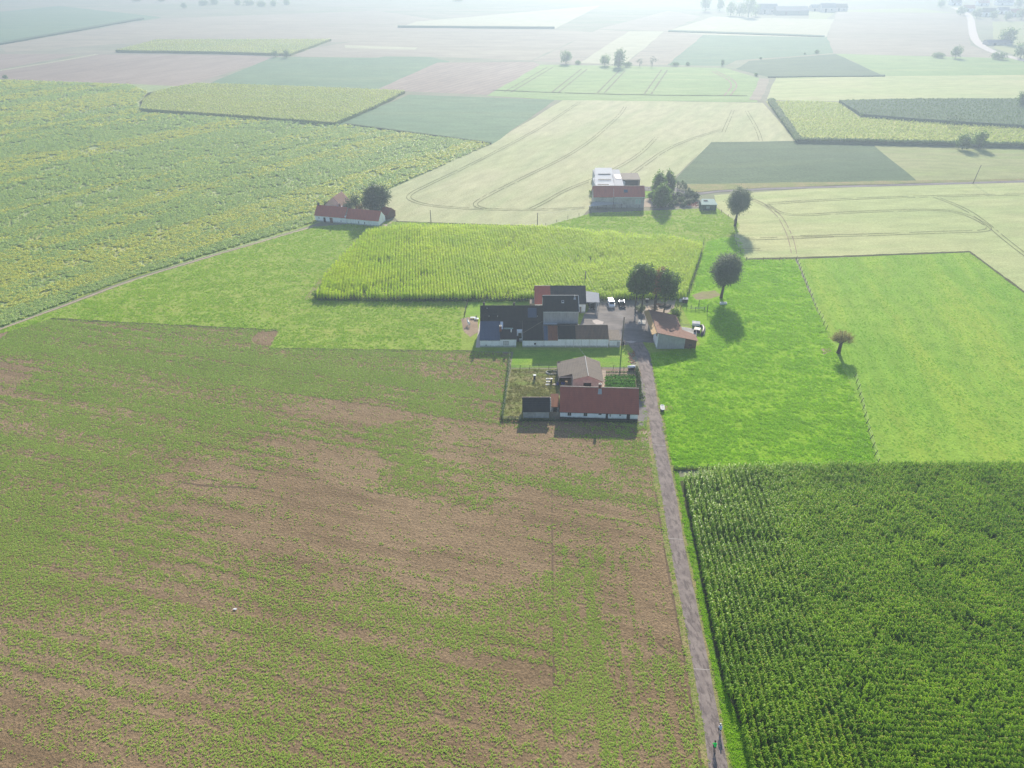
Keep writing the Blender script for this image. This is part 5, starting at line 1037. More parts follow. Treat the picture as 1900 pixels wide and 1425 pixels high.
# scattered far trees: shared meshes
def far_proto(seed, blobs, n, leaf, mat):
    V, Fq = crown_mesh(np.random.default_rng(seed), blobs, n, leaf, clump=10); me = np_mesh('crown', V, Fq, mat, link=False).data
    tr = MB().tube([(0, 0, -.02), (0, 0, .3)], [.035, .025], 7).tube([(0, 0, .3), (.1, 0, .6)], [.02, .008], 5).tube([(0, 0, .28), (-.1, .05, .55)], [.018, .008], 5); tm = bpy.data.meshes.new('trunk'); tm.from_pydata(tr.v, [], tr.f); tm.materials.append(M['bark']); return me, tm
FP = {'round': far_proto(1, [(0, 0, .55, .4, .4, .42), (.2, 0, .5, .28, .28, .3), (-.2, .1, .48, .28, .28, .3), (0, 0, .78, .25, .25, .2)], 1100, .05, M['oak']),
      'tall': far_proto(2, [(0, 0, .45, .24, .24, .38), (0, 0, .75, .17, .17, .22), (.1, 0, .35, .2, .2, .28)], 1000, .045, M['oak']),
      'wiry': far_proto(3, [(0, 0, .6, .42, .42, .35), (.25, 0, .5, .2, .2, .25)], 240, .045, M['dark']),
      'wide': far_proto(4, [(0, 0, .42, .75, .6, .42), (.55, 0, .36, .5, .4, .34), (-.55, 0, .38, .5, .4, .36)], 1500, .06, M['oak'])}
def far_tree(px_, pyb, pyt, kind, label, wf=1., group='scattered far trees', cat='tree'):
    x, y, _ = G(px_, pyb); H_ = max(1.5, hgt(px_, pyb, pyt)); t_ = thing('far_tree' if cat == 'tree' else 'far_bush', label, cat, (x, y, 0), random.random()*6, group); t_.scale = (H_*wf, H_*wf, H_)
    for nm, me in zip(('crown', 'trunk'), FP[kind]):
        o = bpy.data.objects.new(nm, me); COL.objects.link(o); o.parent = t_
    return t_
far_tree(1148, 125, 89, 'tall', 'tallest tree of the far line, blue-grey poplar shape', 1.15)
far_tree(1050, 118, 95, 'round', 'round far tree left of the pale yellow strip', 1.1); far_tree(1122, 122, 102, 'round', 'round far tree just left of the tallest far tree', 1.1)
far_tree(1187, 123, 108, 'wiry', 'faint far tree right of the tallest far tree'); far_tree(1210, 123, 105, 'wiry', 'second faint far tree right of the tallest far tree'); far_tree(1072, 119, 111, 'wide', 'low far bush beside the round far tree', .9, cat='bush')
far_tree(1165, 124, 113, 'wide', 'low far bush at the foot of the tallest far tree', .8, cat='bush'); far_tree(1252, 122, 114, 'wide', 'low far bush at the end of the far tree line', cat='bush')
far_tree(511, 106, 94, 'round', 'left of the two small trees at the end of the thin maize block', 1.2); far_tree(532, 107, 93, 'round', 'right of the two small trees at the end of the thin maize block', 1.1)
far_tree(11, 147, 139, 'round', 'single dark bush at the left edge of the view', 1.3, cat='bush'); far_tree(342, 16, 5, 'round', 'single faint tree near the top left woods', 1.1)
far_tree(1785, 277, 249, 'round', 'left of the two dark round trees on the olive field', 1.15); far_tree(1815, 275, 244, 'round', 'right, taller of the two dark round trees on the olive field', 1.05)
far_tree(1758, 234, 215, 'wiry', 'left wiry bare tree in the yellow field', .9); far_tree(1770, 234, 213, 'wiry', 'right wiry bare tree in the yellow field', .9)
far_tree(1897, 200, 170, 'round', 'dark tree at the right edge of the dark maize block', 1.1); far_tree(1598, 218, 211, 'round', 'small dark bush at the corner of the yellow field', 1.2, cat='bush')
far_tree(1772, 108, 86, 'round', 'upright far tree right of the low bush, by the light green field'); far_tree(1740, 107, 96, 'wide', 'low broad bush left of the upright far tree', 1.1, cat='bush')
far_tree(1853, 110, 94, 'wide', 'broad bush where the far road leaves the village', .9, cat='bush'); far_tree(1893, 108, 80, 'round', 'big dark tree at the right edge beside the far road', 1.1); far_tree(1868, 82, 53, 'round', 'round tree behind the low bungalow', 1.3)
far_tree(1515, 99, 91, 'wide', 'small bush in the hazy green field', .8, cat='bush'); far_tree(1493, 101, 97, 'wide', 'tiny bush left of the small bush in the green field', .9, cat='bush'); far_tree(1411, 110, 105, 'wide', 'tiny bush on the ridge of the hazy green field', .8, cat='bush')
far_tree(1340, 122, 111, 'round', 'small round bush at the right end of the far green field', .8, cat='bush'); far_tree(1276, 121, 114, 'wide', 'low bush left of the small round bush', .9, cat='bush'); far_tree(1403, 141, 134, 'wide', 'low bush beside the brown far track', .9, cat='bush')
far_tree(1433, 190, 182, 'wide', 'pale bush at the top of the slanting maize edge', .8, cat='bush')
vt = [(1308, 21, -9, 'leftmost big faint tree of the far farm'), (1335, 20, -4, 'second faint tree of the far farm'), (1355, 29, 3, 'third faint tree of the far farm'), (1372, 30, 6, 'faint tree left of the tallest far farm tree'), (1388, 32, -6, 'tallest faint tree beside the far sheds'), (1402, 30, 8, 'faint tree touching the far sheds')]
for a, b, c, l in vt: far_tree(a, b, c, 'round', l, .75, 'hazy trees of the far farm')
va = [(378, 10, 'woods, first clump from the left'), (398, 8, 'woods, second clump from the left'), (442, 9, 'woods, clump left of the gap'), (462, 10, 'woods, clump in the middle'), (485, 12, 'woods, broadest clump'), (508, 11, 'woods, clump right of the broadest'), (532, 9, 'woods, last clump to the right'), (255, 3, 'woods, far left faint clump'), (300, 3, 'woods, second far left faint clump'), (850, 3, 'woods, faint clump at the top centre')]
for a, b, l in va: far_tree(a, b, b-12, 'wide', 'faint blue '+l, .9, 'faint woods at the top left')
vb = [(1782, 28, 12, 'left of the far road end'), (1812, 34, 16, 'beside the pale village gable'), (1842, 36, 20, 'in front of the village'), (1868, 38, 22, 'below the village, right of the pale gable'), (1895, 36, 16, 'at the right end of the village'), (1745, 14, 0, 'at the left end of the village'), (1888, 14, -2, 'behind the village')]
for a, b, c, l in vb: far_tree(a, b, c, 'round', 'hazy village tree '+l, 1.2, 'hazy village trees')
# ------------------------------------------------------------------ poles, wires, fences
def pole(px_, pyb, pyt, label, r=.16, lean=0, arms=0):
    x, y, _ = G(px_, pyb); H_ = hgt(px_, pyb, pyt); t_ = thing('utility_pole', label, 'pole', (x, y, 0))
    part(MB().tube([(0, 0, -.1), (lean, 0, H_)], [r*1.2, r*.8], 8), 'shaft', M['wood'], t_)
    part(MB().box(lean-.5*bool(arms)-.15, lean+.5*bool(arms)+.15, -.08, .08, H_-.45, H_-.3), 'crossarm', M['post'], t_)
    part(MB().cyl(lean-.1, 0, H_-.3, H_-.12, .05, 6).cyl(lean+.12, 0, H_-.3, H_-.12, .05, 6), 'insulator', M['stone'], t_); return (x+lean, y, H_-.2)
pA = pole(1153.5, 640, 588, 'tall grey utility pole beside the lane at the farmyard entrance', .2)
pB = pole(800, 418, 390, 'utility pole at the left rear edge of the middle maize'); pC = pole(997, 426, 395, 'utility pole at the centre rear edge of the middle maize')
pD = pole(1085, 531, 503, 'utility pole rising behind the rear barn'); pE = pole(1805, 341, 306, 'lone leaning pole beside the far farm road', .16, .9); pF = pole(1137, 392, 365, 'slim pole in front of the distant red barn', .12)
def wire(a, b, label, sag=.8, r=.02):
    pts = [(a[0]+(b[0]-a[0])*t, a[1]+(b[1]-a[1])*t, a[2]+(b[2]-a[2])*t-sag*4*t*(1-t)) for t in np.linspace(0, 1, 14)]
    o = MB().tube(pts, r, 4).build('overhead_wire', M['cable']); props(o, label, 'wire')
wire(pA, (22, 187, 8.2), 'pale cable from the yard pole to the tall barn'); wire(pA, (24.5, 206, 5.6), 'pale cable from the yard pole towards the rear barn')
wire(pD, (27.5, 203, 3.4), 'pale cable from the rear pole down to the carport', .3, .025); wire(pD, pC, 'cable from the rear pole across the maize to the centre pole', 2, .02)
wire((19.7, 165.4, 4.5), (17.5, 178.1, 3.0), 'short cable from the long range to the gable shed', .3, .02); wire(pC, pF, 'cable from the centre pole to the slim pole', 1.5, .02)
wire(pF, (44, 305, 7.5), 'double cable from the slim pole to the distant red barn', .6, .03)
def fence(line, step, label, h=1.2, r=.06, mat=None, wires=2, wr=.012, tilt=.0, rail=None, maxn=95):
    P_ = np.array(Gs(line)); d = np.r_[0, np.cumsum(np.hypot(*np.diff(P_, axis=0).T))]; n = min(maxn, max(2, int(d[-1]/step)+1)); s_ = np.linspace(0, d[-1], n)
    X = np.interp(s_, d, P_[:, 0]); Y = np.interp(s_, d, P_[:, 1]); t_ = thing('wire_fence', label, 'fence', (X[0], Y[0], 0)); tops = []
    for i in range(n):
        dx, dy = (RNG.random(2)-.5)*.25+[tilt*.3, 0]; hh = h*(.85+.3*RNG.random()); a = (X[i]-X[0], Y[i]-Y[0], 0)
        MB().tube([(a[0], a[1], -.1), (a[0]+dx, a[1]+dy, hh)], [r*1.1, r], 6).build('post', mat or M['post'], t_); tops.append((a, (dx, dy), hh))
    m = MB()
    for k in range(wires):
        f_ = .9-.35*k; m.tube([(a[0]+dx*f_, a[1]+dy*f_, hh*f_) for a, (dx, dy), hh in tops], wr, 3)
    if wires: m.build('fence_wire', M['wire'], t_)
    return t_
fence([(1477,481),(1510,565),(1532,612)], 3.2, 'old post fence between pastures, upper stretch', 1.35, .075, tilt=1); fence([(1585,700),(1600,760),(1612,810),(1627,862)], 3.2, 'old post fence between pastures, lower stretch', 1.5, .075, tilt=1)
fence([(1250,872),(1400,869),(1480,868),(1560,867)], 6.5, 'post fence between bright pasture and near maize', 1.3, .08); fence([(1385,484),(1430,483),(1477,482)], 6, 'post fence along the top of the bright pasture', 1.2, .08)
fence([(1306,449),(1300,475),(1290,510),(1279,545)], 4.5, 'post fence along the right side of the middle maize', 1.6, .08); fence([(1325,386),(1345,398),(1362,412)], 5.5, 'post fence from green-roofed shed to the far willow', 1.3, .09)
fence([(1362,440),(1368,460),(1384,482)], 7, 'short fence between the two willows', 1.2, .08); fence([(1012,419),(1050,407),(1095,394)], 6, 'fence curving up to the distant red barn', 1.2, .08)
fence(Z(6,(480,655),(860,650),(1200,645),(1540,650)), 5, 'low fence along the front of the far garden', 1.2, .08); fence([(700,557),(780,558),(868,559)], 9, 'fence line below the middle maize', 1.2, .06)
fence([(868,560),(865,572),(862,588)], 1.3, 'short dark fence left of the small lawn', 1.3, .09); fence([(900,559),(940,559),(992,559)], 4, 'dark fence behind the white farmhouse', 1.2, .06)
fence([(947,684),(990,684),(1036,684)], 2.2, 'garden fence below the lawn strip', 1.3, .06, wires=3, wr=.03); fence([(946,660),(942,700),(937,740),(931,778)], 2.4, 'overgrown mesh fence on the left of the rough garden', 1.4, .05, wires=3, wr=.03)
fence([(931,779),(955,779),(968,779)], 1.6, 'dark fence at the bottom left of the rough garden', 1.1, .06, wires=3, wr=.04); fence([(1117,685),(1150,686),(1178,687)], 2.6, 'fence above the vegetable plot', 1.2, .06, wires=3, wr=.03)
fence([(1256,572),(1268,571),(1282,573)], 2.2, 'short fence by the white-lidded box', 1.3, .07)
fence(Z(4,(1230,672),(1250,660)), 2, 'single pair of posts on the small paddock', 1.5, .08, wires=0); fence(Z(4,(1470,640),(1580,715)), 9, 'two tall crooked posts before the leaning willow shade', 2.6, .1, wires=0)
rl = thing('rail_barrier', 'pale weathered rail barrier on the small paddock', 'barrier', (*G(*Z(4, 1290, 672))[:2], 0), radians(-3))
for i, (x0_, x1_, z_) in enumerate(((0, 4.0, .55), (1.5, 6.2, .9), (2.0, 6.2, .35))): part(MB().tube([(x0_, .1*i, z_), (x1_, .1*i-.2, z_+.03)], .06, 5), 'rail', M['pale_post'], rl)
for x_ in (.3, 3.2, 6.0): part(MB().box(x_-.07, x_+.07, -.2, -.06, 0, 1.1), 'post', M['post'], rl)
# leafy hedges
def hedge(line, wd, h, label, mat, n, leaf=.16):
    P_ = np.array(Gs(line)); rng = np.random.default_rng(len(label)); d = np.r_[0, np.cumsum(np.hypot(*np.diff(P_, axis=0).T))]; s_ = rng.random(n)*d[-1]
    X = np.interp(s_, d, P_[:, 0])+rng.normal(size=n)*wd*.35; Y = np.interp(s_, d, P_[:, 1])+rng.normal(size=n)*wd*.35; hh = h*(.7+.5*vnoise(s_*.5, s_*0, 3)); Zc = rng.random(n)**.6*hh
    C_ = np.stack([X, Y, Zc], 1); nr = rng.normal(size=(n, 3)); nr /= np.linalg.norm(nr, axis=1)[:, None]; a = np.cross(nr, rng.normal(size=(n, 3))); a /= np.linalg.norm(a, axis=1)[:, None]; b = np.cross(nr, a); L_ = leaf*(.6+.8*rng.random(n))[:, None]
    o = np_mesh('hedge', np.stack([C_-a*L_, C_+b*L_*.6, C_+a*L_, C_-b*L_*.6], 1).reshape(-1, 3), np.arange(n*4).reshape(-1, 4), mat); props(o, label, 'hedge')
hedge([(1180,686),(1184,700),(1186,722),(1187,735)], .7, 1.1, 'narrow dark hedge on the lane side of the vegetable plot', M['dark'], 2600)
hedge([(946,655),(941,700),(936,745),(931,780)], .6, 1.2, 'straggly green growth along the left mesh fence', M['oak'], 1500, .14)
hedge([(931,781),(960,781),(1000,781),(1060,781),(1130,783),(1184,785)], .6, .5, 'dark weedy strip at the foot of the red house', M['dark'], 2600, .13)  # dark leaf colour stands for the shaded grass below the house
hedge([(590,557),(750,559),(900,559),(1000,559),(1110,556),(1160,555),(1262,556)], .8, .6, 'dark weedy edge in front of the middle maize', M['oak'], 3500, .22)  # dark leaves stand in for the shadow band along the maize front
hedge([(1250,871),(1300,870),(1400,868),(1627,864),(1900,862)], .8, .5, 'grassy bank along the top of the near maize', M['oak'], 5000, .14)
tree('dark bush between the red house and the lane', 1188, 742, [(0, 0, .9, .7, .7, .9)], 400, .16, M['dark'], .08, .3, 'bush', 2, 91, 'bush'); tree('round green bush behind the brown roofed barn', *Z(4, 1150, 770), ell(1.4, 1.5, 1.2, 3, .5, rg), 700, .25, M['oak'], .1, .4, 'bush', 3, 92, 'bush')
tree('bush beside the tree trunks at the barn corner', *Z(4, 690, 700), ell(1.2, 1.3, 1.1, 3, .5, rg), 500, .25, M['willow'], .1, .4, 'bush', 3, 93, 'bush'); tree('ragged bush at the front left corner of the middle maize', 590, 552, ell(1.0, 1.6, .9, 3, .5, rg), 500, .25, M['oak'], .1, .3, 'bush', 3, 94, 'bush')
# ------------------------------------------------------------------ vegetable plot
sheet('garden_bed', Gs(Z(3, (1255,228),(1645,235),(1655,470),(1255,465))), .02, m_mud, 'earth of the vegetable plot', jit=.08, step=1)
sheet('path', Gs(Z(3, (1250,232),(1290,236),(1290,465),(1250,465))), .026, m_sand, 'sandy path left of the vegetable plot', jit=.08, step=1)
for i, zy in enumerate((330, 362, 392, 420, 445)):
    V = []; Fs = []; rng = np.random.default_rng(100+i)
    for k in range(15):
        x_, y_, _ = G(*Z(3, 1305+22.5*k+rng.normal()*3, zy+rng.normal()*3)); v, f = leaves_mesh(rng, 16, 'beet'); s_ = 1.15+.5*rng.random(); n0 = len(V); V += [(x_+p[0]*s_, y_+p[1]*s_, p[2]*s_) for p in v]; Fs += [tuple(int(q)+n0 for q in g) for g in f]
    o = np_mesh('cabbage_row', V, Fs, M['cabbage']); props(o, ['top', 'second', 'middle', 'fourth', 'bottom'][i]+' row of leafy vegetables in the plot, counted from the white tank', 'vegetables', 'vegetable rows')
for i, zy in enumerate((258, 290)):
    V = []; Fs = []; rng = np.random.default_rng(120+i)
    for k in range(16):
        x_, y_, _ = G(*Z(3, 1300+21*k, zy)); v, f = leaves_mesh(rng, 8, 'tuft'); n0 = len(V); V += [(x_+p[0]*1.6, y_+p[1]*1.6, p[2]*1.6) for p in v]; Fs += [tuple(int(q)+n0 for q in g) for g in f]
    o = np_mesh('seedling_row', V, Fs, M['cabbage']); props(o, ['upper', 'lower'][i]+' thin row of small plants at the top of the plot', 'vegetables', 'vegetable rows')
# ------------------------------------------------------------------ small things
def at(k, zx, zy): return (*G(*Z(k, zx, zy))[:2], 0)
wt = thing('water_tank', 'white-lidded dark tank beside the vegetable plot and the lane', 'tank', at(3, 1590, 228), radians(5))
part(MB().box(-.8, .8, -.4, .4, 0, .75), 'tank_body', M['plastic_k'], wt, bevel=.05); part(MB().tube([(-1.0, 0, .95), (1.0, 0, .95)], .36, 12), 'tank_cover', M['white'], wt, smooth=True)
tr = thing('water_trough', 'white-rimmed round-ended water trough at the pasture edge beside the lane', 'trough', at(1, 1499, 992), radians(-8))
pr = [(.42*cos(a), .95+.42*sin(a)) for a in np.linspace(0, pi, 9)]+[(.42*cos(a), -.5+.42*sin(a)) for a in np.linspace(pi, 2*pi, 9)]
part(MB().ext(pr, 0, .62, 'z'), 'trough_body', M['plastic_k'], tr); m = MB(); m.tube([(p[0], p[1], .66) for p in pr+[pr[0]]], .09, 6); part(m, 'rim', M['white'], tr); part(MB().ext([(x*.85, y*.9+.02) for x, y in pr], .622, .64, 'z'), 'water_surface', M['ridgeg'], tr)
bt = thing('bath_trough', 'white rectangular trough in the shade of the nearer willow', 'trough', at(7, 255, 1150))
part(MB().box(-1.1, 1.1, -.45, -.35, 0, .55).box(-1.1, 1.1, .35, .45, 0, .55).box(-1.1, -1.0, -.349, .349, 0, .55).box(1.0, 1.1, -.349, .349, 0, .55).box(-.99, .99, -.34, .34, .02, .1), 'basin', M['white'], bt); part(MB().box(-.98, .98, -.33, .33, .3, .32), 'water_surface', M['slate'], bt)
tl = thing('box_trailer', 'white flat-topped box trailer in the pen behind the barn', 'trailer', at(4, 1430, 905), radians(-14))
part(MB().box(-1.15, 1.15, 0, 1.8, .4, 1.1), 'trailer_body', M['white'], tl, bevel=.03); part(MB().box(-1.2, 1.2, -.05, 1.85, 1.11, 1.17), 'roof', M['sheet'], tl); part(MB().box(-.85, -.1, .6, .9, 1.175, 1.2), 'roof_hatch', M['plastic_k'], tl); part(MB().box(.4, .65, .7, .9, 1.175, 1.2), 'roof_hatch', M['plastic_k'], tl)
for s_ in (-1, 1): part(MB().ring((s_*1.05, .9, .3), .2, .09, 'x', 14, 5), 'wheel', M['tyre'], tl)
sb = thing('feed_bin', 'black feed bin with a white label plate beside the box trailer', 'bin', at(4, 1442, 985), radians(-20))
part(MB().box(-.9, .9, 0, 1.8, 0, 1.1), 'bin_body', M['plastic_k'], sb, bevel=.04); part(MB().box(-.45, .45, .2, .6, 1.11, 1.14), 'label_plate', M['white'], sb)
sl2 = thing('silage_sheet', 'dark sheeted heap curved around the outer side of the pen', 'heap', at(4, 1500, 960))
part(MB().tube([(-.6, -3.2, .1), (.3, -1.2, .35), (1.0, .8, .4), (1.1, 3.0, .3), (.4, 3.6, .1)], [.3, .55, .55, .5, .2], 8), 'sheet_cover', M['plastic_k'], sl2, smooth=True)
part(MB().tube([(.2, -3.0, .45), (.9, -1.0, .85), (1.4, 1.4, .85)], .06, 5), 'hold_down_rope', M['pale_post'], sl2)
bx = thing('animal_hutch', 'white-topped grey hutch at the right end of the gravel patch', 'hutch', at(4, 1290, 588), radians(-4))
part(MB().box(-.7, .8, 0, 1.2, 0, 1.25), 'hutch_body', M['plastic_k'], bx, bevel=.04); part(MB().slab([(-.8, -.1, 1.35), (.9, -.1, 1.35), (.9, 1.3, 1.45), (-.8, 1.3, 1.45)], .06), 'hutch_roof', M['sheet'], bx)
part(MB().box(-1.7, -.8, .7, 1.3, 0, .9), 'side_box', M['frame'], bx)
bn = thing('barrel_bin', 'dark round bin with a pale lid on the gravel patch', 'bin', at(4, 785, 575)); part(MB().cyl(0, 0, 0, 1.1, .5, 14, .55), 'bin_body', M['plastic_k'], bn); part(MB().cyl(0, 0, 1.1, 1.2, .57, 14), 'lid', M['stone'], bn)
pt_ = thing('picnic_table', 'dark picnic table between the trunks of the yard row', 'table', at(4, 885, 650), radians(15)); part(MB().box(-1, 1, -.45, .45, .72, .78), 'table_top', M['plinth'], pt_)
for s_ in (-1, 1): part(MB().box(-1, 1, s_*.85-.14, s_*.85+.14, .42, .46), 'bench', M['wood'], pt_)
for s_ in (-1, 1): part(MB().box(s_*.8-.05, s_*.8+.05, -.8, .8, .34, .41).box(s_*.8-.05, s_*.8+.05, -.3, -.2, 0, .71).box(s_*.8-.05, s_*.8+.05, .2, .3, 0, .71), 'leg', M['wood'], pt_)
for k, (zx, zy, dx, r_, mt, lb) in enumerate(((1052, 640, .5, .42, 'plinth', 'dark upended tree stump right of the rightmost trunk'), (985, 625, .3, .38, 'post', 'lower dark log heap left of the rightmost trunk'))):
    t_ = thing('log_pile', lb, 'logs', at(4, zx, zy), radians(35))
    for j in range(5): part(MB().tube([(-1.2+.2*(j % 2), -.5+.42*(j % 3), .2+.3*(j//3)), (1.2, -.45+.42*(j % 3), .25+.3*(j//3))], .2, 7), 'log', M[mt], t_)
rr_ = thing('rubble_heap', 'small heap of red brick rubble left of the log pile', 'rubble', at(4, 935, 605)); m = MB(); rngr = np.random.default_rng(4)
for i in range(40): x_, y_ = rngr.normal(size=2)*[.9, .35]; m.box(x_-.12, x_+.12, y_-.07, y_+.07, 0, .08+.25*rngr.random())
part(m, 'bricks', M['brick_rubble'], rr_)
m = MB(); rngr = np.random.default_rng(5)
for i in range(70):
    x_, y_, _ = G(*Z(1, 1248+55*rngr.random(), 560+90*rngr.random())); s_ = .06+.1*rngr.random(); m.box(x_-s_, x_+s_, y_-s_, y_+s_, 0, s_)
props(m.build('brick_rubble', M['brick_rubble']), 'scattered brick rubble on the left verge at the lane bend', 'rubble', kind='stuff')
# ring of stones with dark plants
st = thing('planter_ring', 'ring of white stones around a dark pond bed beside the gable shed', 'pond', at(3, 660, 262)); m = MB()
for i in range(26):
    a = i/26*2*pi; q = .16+.06*rngr.random(); x_, y_ = 1.55*cos(a), .95*sin(a); m.tube([(x_, y_, 0), (x_, y_, q*1.5)], [q*1.2, q*.6], 6)
part(m, 'stones', M['stone'], st); part(MB().ext([(1.4*cos(a), .8*sin(a)) for a in np.linspace(0, 2*pi, 18)[:-1]], .02, .06, 'z'), 'water', M['plinth'], st)
V, Fq = crown_mesh(np.random.default_rng(8), [(0, 0, .25, 1.2, .7, .35)], 240, .12); np_mesh('plants', V, Fq, M['dark'], st)
def pillar(k, zx, zy, label, h=1.15, w=.26):
    t_ = thing('garden_pillar', label, 'pillar', at(k, zx, zy)); part(MB().box(-w, w, -w*.8, w*.8, 0, h), 'shaft', M['plinth'], t_); part(MB().box(-w-.12, w+.12, -w-.05, w+.05, h, h+.16), 'cap', M['white'], t_, bevel=.03)
pillar(3, 455, 338, 'dark pillar with white cap standing alone in the rough garden'); pillar(3, 652, 378, 'dark pillar with small white cap beside the round slabs', 1.1, .2)
for i, (zx, zy, lb) in enumerate(((612, 338, 'uppermost white stepping slab beside the capped pillar'), (615, 372, 'middle white stepping slab beside the capped pillar'), (608, 405, 'lowest white stepping slab beside the capped pillar'), (690, 405, 'pinkish slab against the open bay of the gable shed'))):
    t_ = thing('stepping_slab', lb, 'slab', at(3, zx, zy)); rs_ = .55 if i < 3 else .7
    part(MB().ext([(rs_*cos(a), rs_*.55*sin(a)) for a in np.linspace(0, 2*pi, 13)[:-1]], .0, .16, 'z'), 'slab', M['white'] if i < 3 else M['ridge'], t_); part(MB().ext([(rs_*.6*cos(a), rs_*.3*sin(a)) for a in np.linspace(0, 2*pi, 11)[:-1]], .161, .2, 'z'), 'top_disc', M['stone'], t_)
bb = thing('blue_barrel', 'blue barrel at the left post of the open bay', 'barrel', (12.0, 158.0, 0)); part(MB().cyl(0, 0, 0, .95, .32, 12), 'barrel_body', M['plastic_b'], bb); part(MB().cyl(0, 0, .95, 1.0, .34, 12), 'lid', M['plastic_k'], bb)
bc = thing('blue_crate', 'blue box stored inside the open bay of the gable shed', 'box', (13.4, 158.6, 0)); part(MB().box(-.5, .5, -.4, .4, 0, .7), 'box_body', M['plastic_b'], bc, bevel=.03); part(MB().box(-.53, .53, -.43, .43, .7, .76), 'lid', M['plastic_k'], bc)
gw = thing('stone_bench', 'white stepped bench by the corner of the small lawn', 'bench', at(1, 128, 325), radians(-3)); part(MB().box(-1.6, .4, 0, .6, .3, .5), 'seat', M['white'], gw); part(MB().box(-.3, 1.0, -.75, -.001, .3, .5), 'step', M['white'], gw); part(MB().box(-1.5, -1.3, .1, .5, 0, .3).box(.1, .3, .1, .5, 0, .3), 'leg', M['stone'], gw)
pot = thing('plant_pot', 'dark pot standing on the end of the white bench', 'pot', (gw.location[0]+.25, gw.location[1]+.3, .5)); part(MB().cyl(0, 0, 0, .3, .16, 10, .22), 'pot_body', M['plastic_k'], pot); V, Fq = crown_mesh(np.random.default_rng(3), [(0, 0, .42, .22, .22, .18)], 80, .07); np_mesh('plant', V, Fq, M['dark'], pot)
lt = thing('concrete_apron', 'pale concrete trough block before the brown roofed barn canopy', 'trough', at(4, 720, 850), radians(-12)); part(MB().box(-1.1, 1.1, -1.2, 1.4, 0, .35), 'block', M['conc'], lt, bevel=.04); part(MB().box(-.7, .6, -.6, .3, .351, .42), 'block_top', M['stone'], lt)
pb = thing('plank', 'long pale plank leaning beside the canopy of the brown roofed barn', 'plank', at(4, 680, 850)); part(MB().tube([(-.2, -1.5, .3), (-.9, 3.6, .8)], .09, 4), 'board', M['pale_post'], pb)
bg_ = thing('scrap', 'scrap of white plastic lying in the seedling field', 'litter', (*G(436, 1131)[:2], .05)); part(MB().slab([(-.35, -.12, .2), (.3, -.2, .1), (.38, .14, .18), (-.2, .18, .05)], .03), 'sheet', M['white'], bg_)
for i, (x_, y_, lb) in enumerate(((1138, 627, 'green water butt at the right end of the annex'), (1151, 632, 'dark butt at the right corner of the annex'))):
    t_ = thing('water_butt', lb, 'butt', (*G(x_+5, y_+8)[:2], 0)); part(MB().cyl(0, 0, 0, 1.0, .3, 12), 'barrel_body', [M['greenw'], M['plastic_k']][i], t_); part(MB().cyl(0, 0, 1.0, 1.05, .32, 12), 'lid', M['plinth'], t_)
# ------------------------------------------------------------------ horse
def skin_body(name, verts, edges, rad, mat, parent, root=0, sub=2):
    me = bpy.data.meshes.new(name); me.from_pydata(verts, edges, []); me.materials.append(mat); o = bpy.data.objects.new(name, me); COL.objects.link(o); o.parent = parent
    sk_ = o.modifiers.new('skin', 'SKIN'); sk_.use_smooth_shade = True
    if not me.skin_vertices: 
        b = bmesh.new(); b.from_mesh(me); b.verts.layers.skin.verify(); b.to_mesh(me); b.free()
    for i, v in enumerate(me.skin_vertices[0].data): r_ = rad[i]; v.radius = r_ if isinstance(r_, tuple) else (r_, r_); v.use_root = (i == root)
    s_ = o.modifiers.new('sub', 'SUBSURF'); s_.levels = sub; s_.render_levels = sub; return o
hx, hy, _ = at(1, 78, 372)
ho = thing('horse', 'white horse standing on the bare earth patch left of the farmhouse', 'horse', (hx, hy, 0), radians(20))
Vh = [(0, .75, 1.15), (0, .25, 1.12), (0, -.3, 1.15), (0, -.75, 1.2), (0, 1.0, 1.45), (-.1, 1.25, 1.8), (-.2, 1.45, 1.75), (-.32, 1.7, 1.55)]
Eh = [(0, 1), (1, 2), (2, 3), (0, 4), (4, 5), (5, 6), (6, 7)]; Rh = [.27, .3, .28, .27, .2, .13, .13, .07]
for sx in (-1, 1):
    n0 = len(Vh); Vh += [(sx*.17, .72, .85), (sx*.18, .72, .45), (sx*.18, .70, .1), (sx*.18, .76, .03)]; Eh += [(0, n0), (n0, n0+1), (n0+1, n0+2), (n0+2, n0+3)]; Rh += [.11, .065, .045, .06]
    n0 = len(Vh); Vh += [(sx*.18, -.68, .85), (sx*.19, -.88, .48), (sx*.19, -.82, .1), (sx*.19, -.76, .03)]; Eh += [(3, n0), (n0, n0+1), (n0+1, n0+2), (n0+2, n0+3)]; Rh += [.15, .07, .045, .06]
skin_body('body', Vh, Eh, Rh, M['horse'], ho, 1)
MB().tube([(0, -1.0, 1.2), (0, -1.15, .9), (0, -1.12, .45)], [.06, .09, .03], 6).build('tail', M['mane'], ho, smooth=True); MB().tube([(-.02, .85, 1.5), (-.08, 1.12, 1.86), (-.14, 1.3, 1.93)], [.05, .07, .04], 5).build('mane', M['mane'], ho)
for s_ in (-1, 1): MB().tube([(-.12+s_*.06, 1.28, 1.86), (-.12+s_*.08, 1.27, 2.0)], [.035, .01], 5).build('ear', M['horse'], ho)
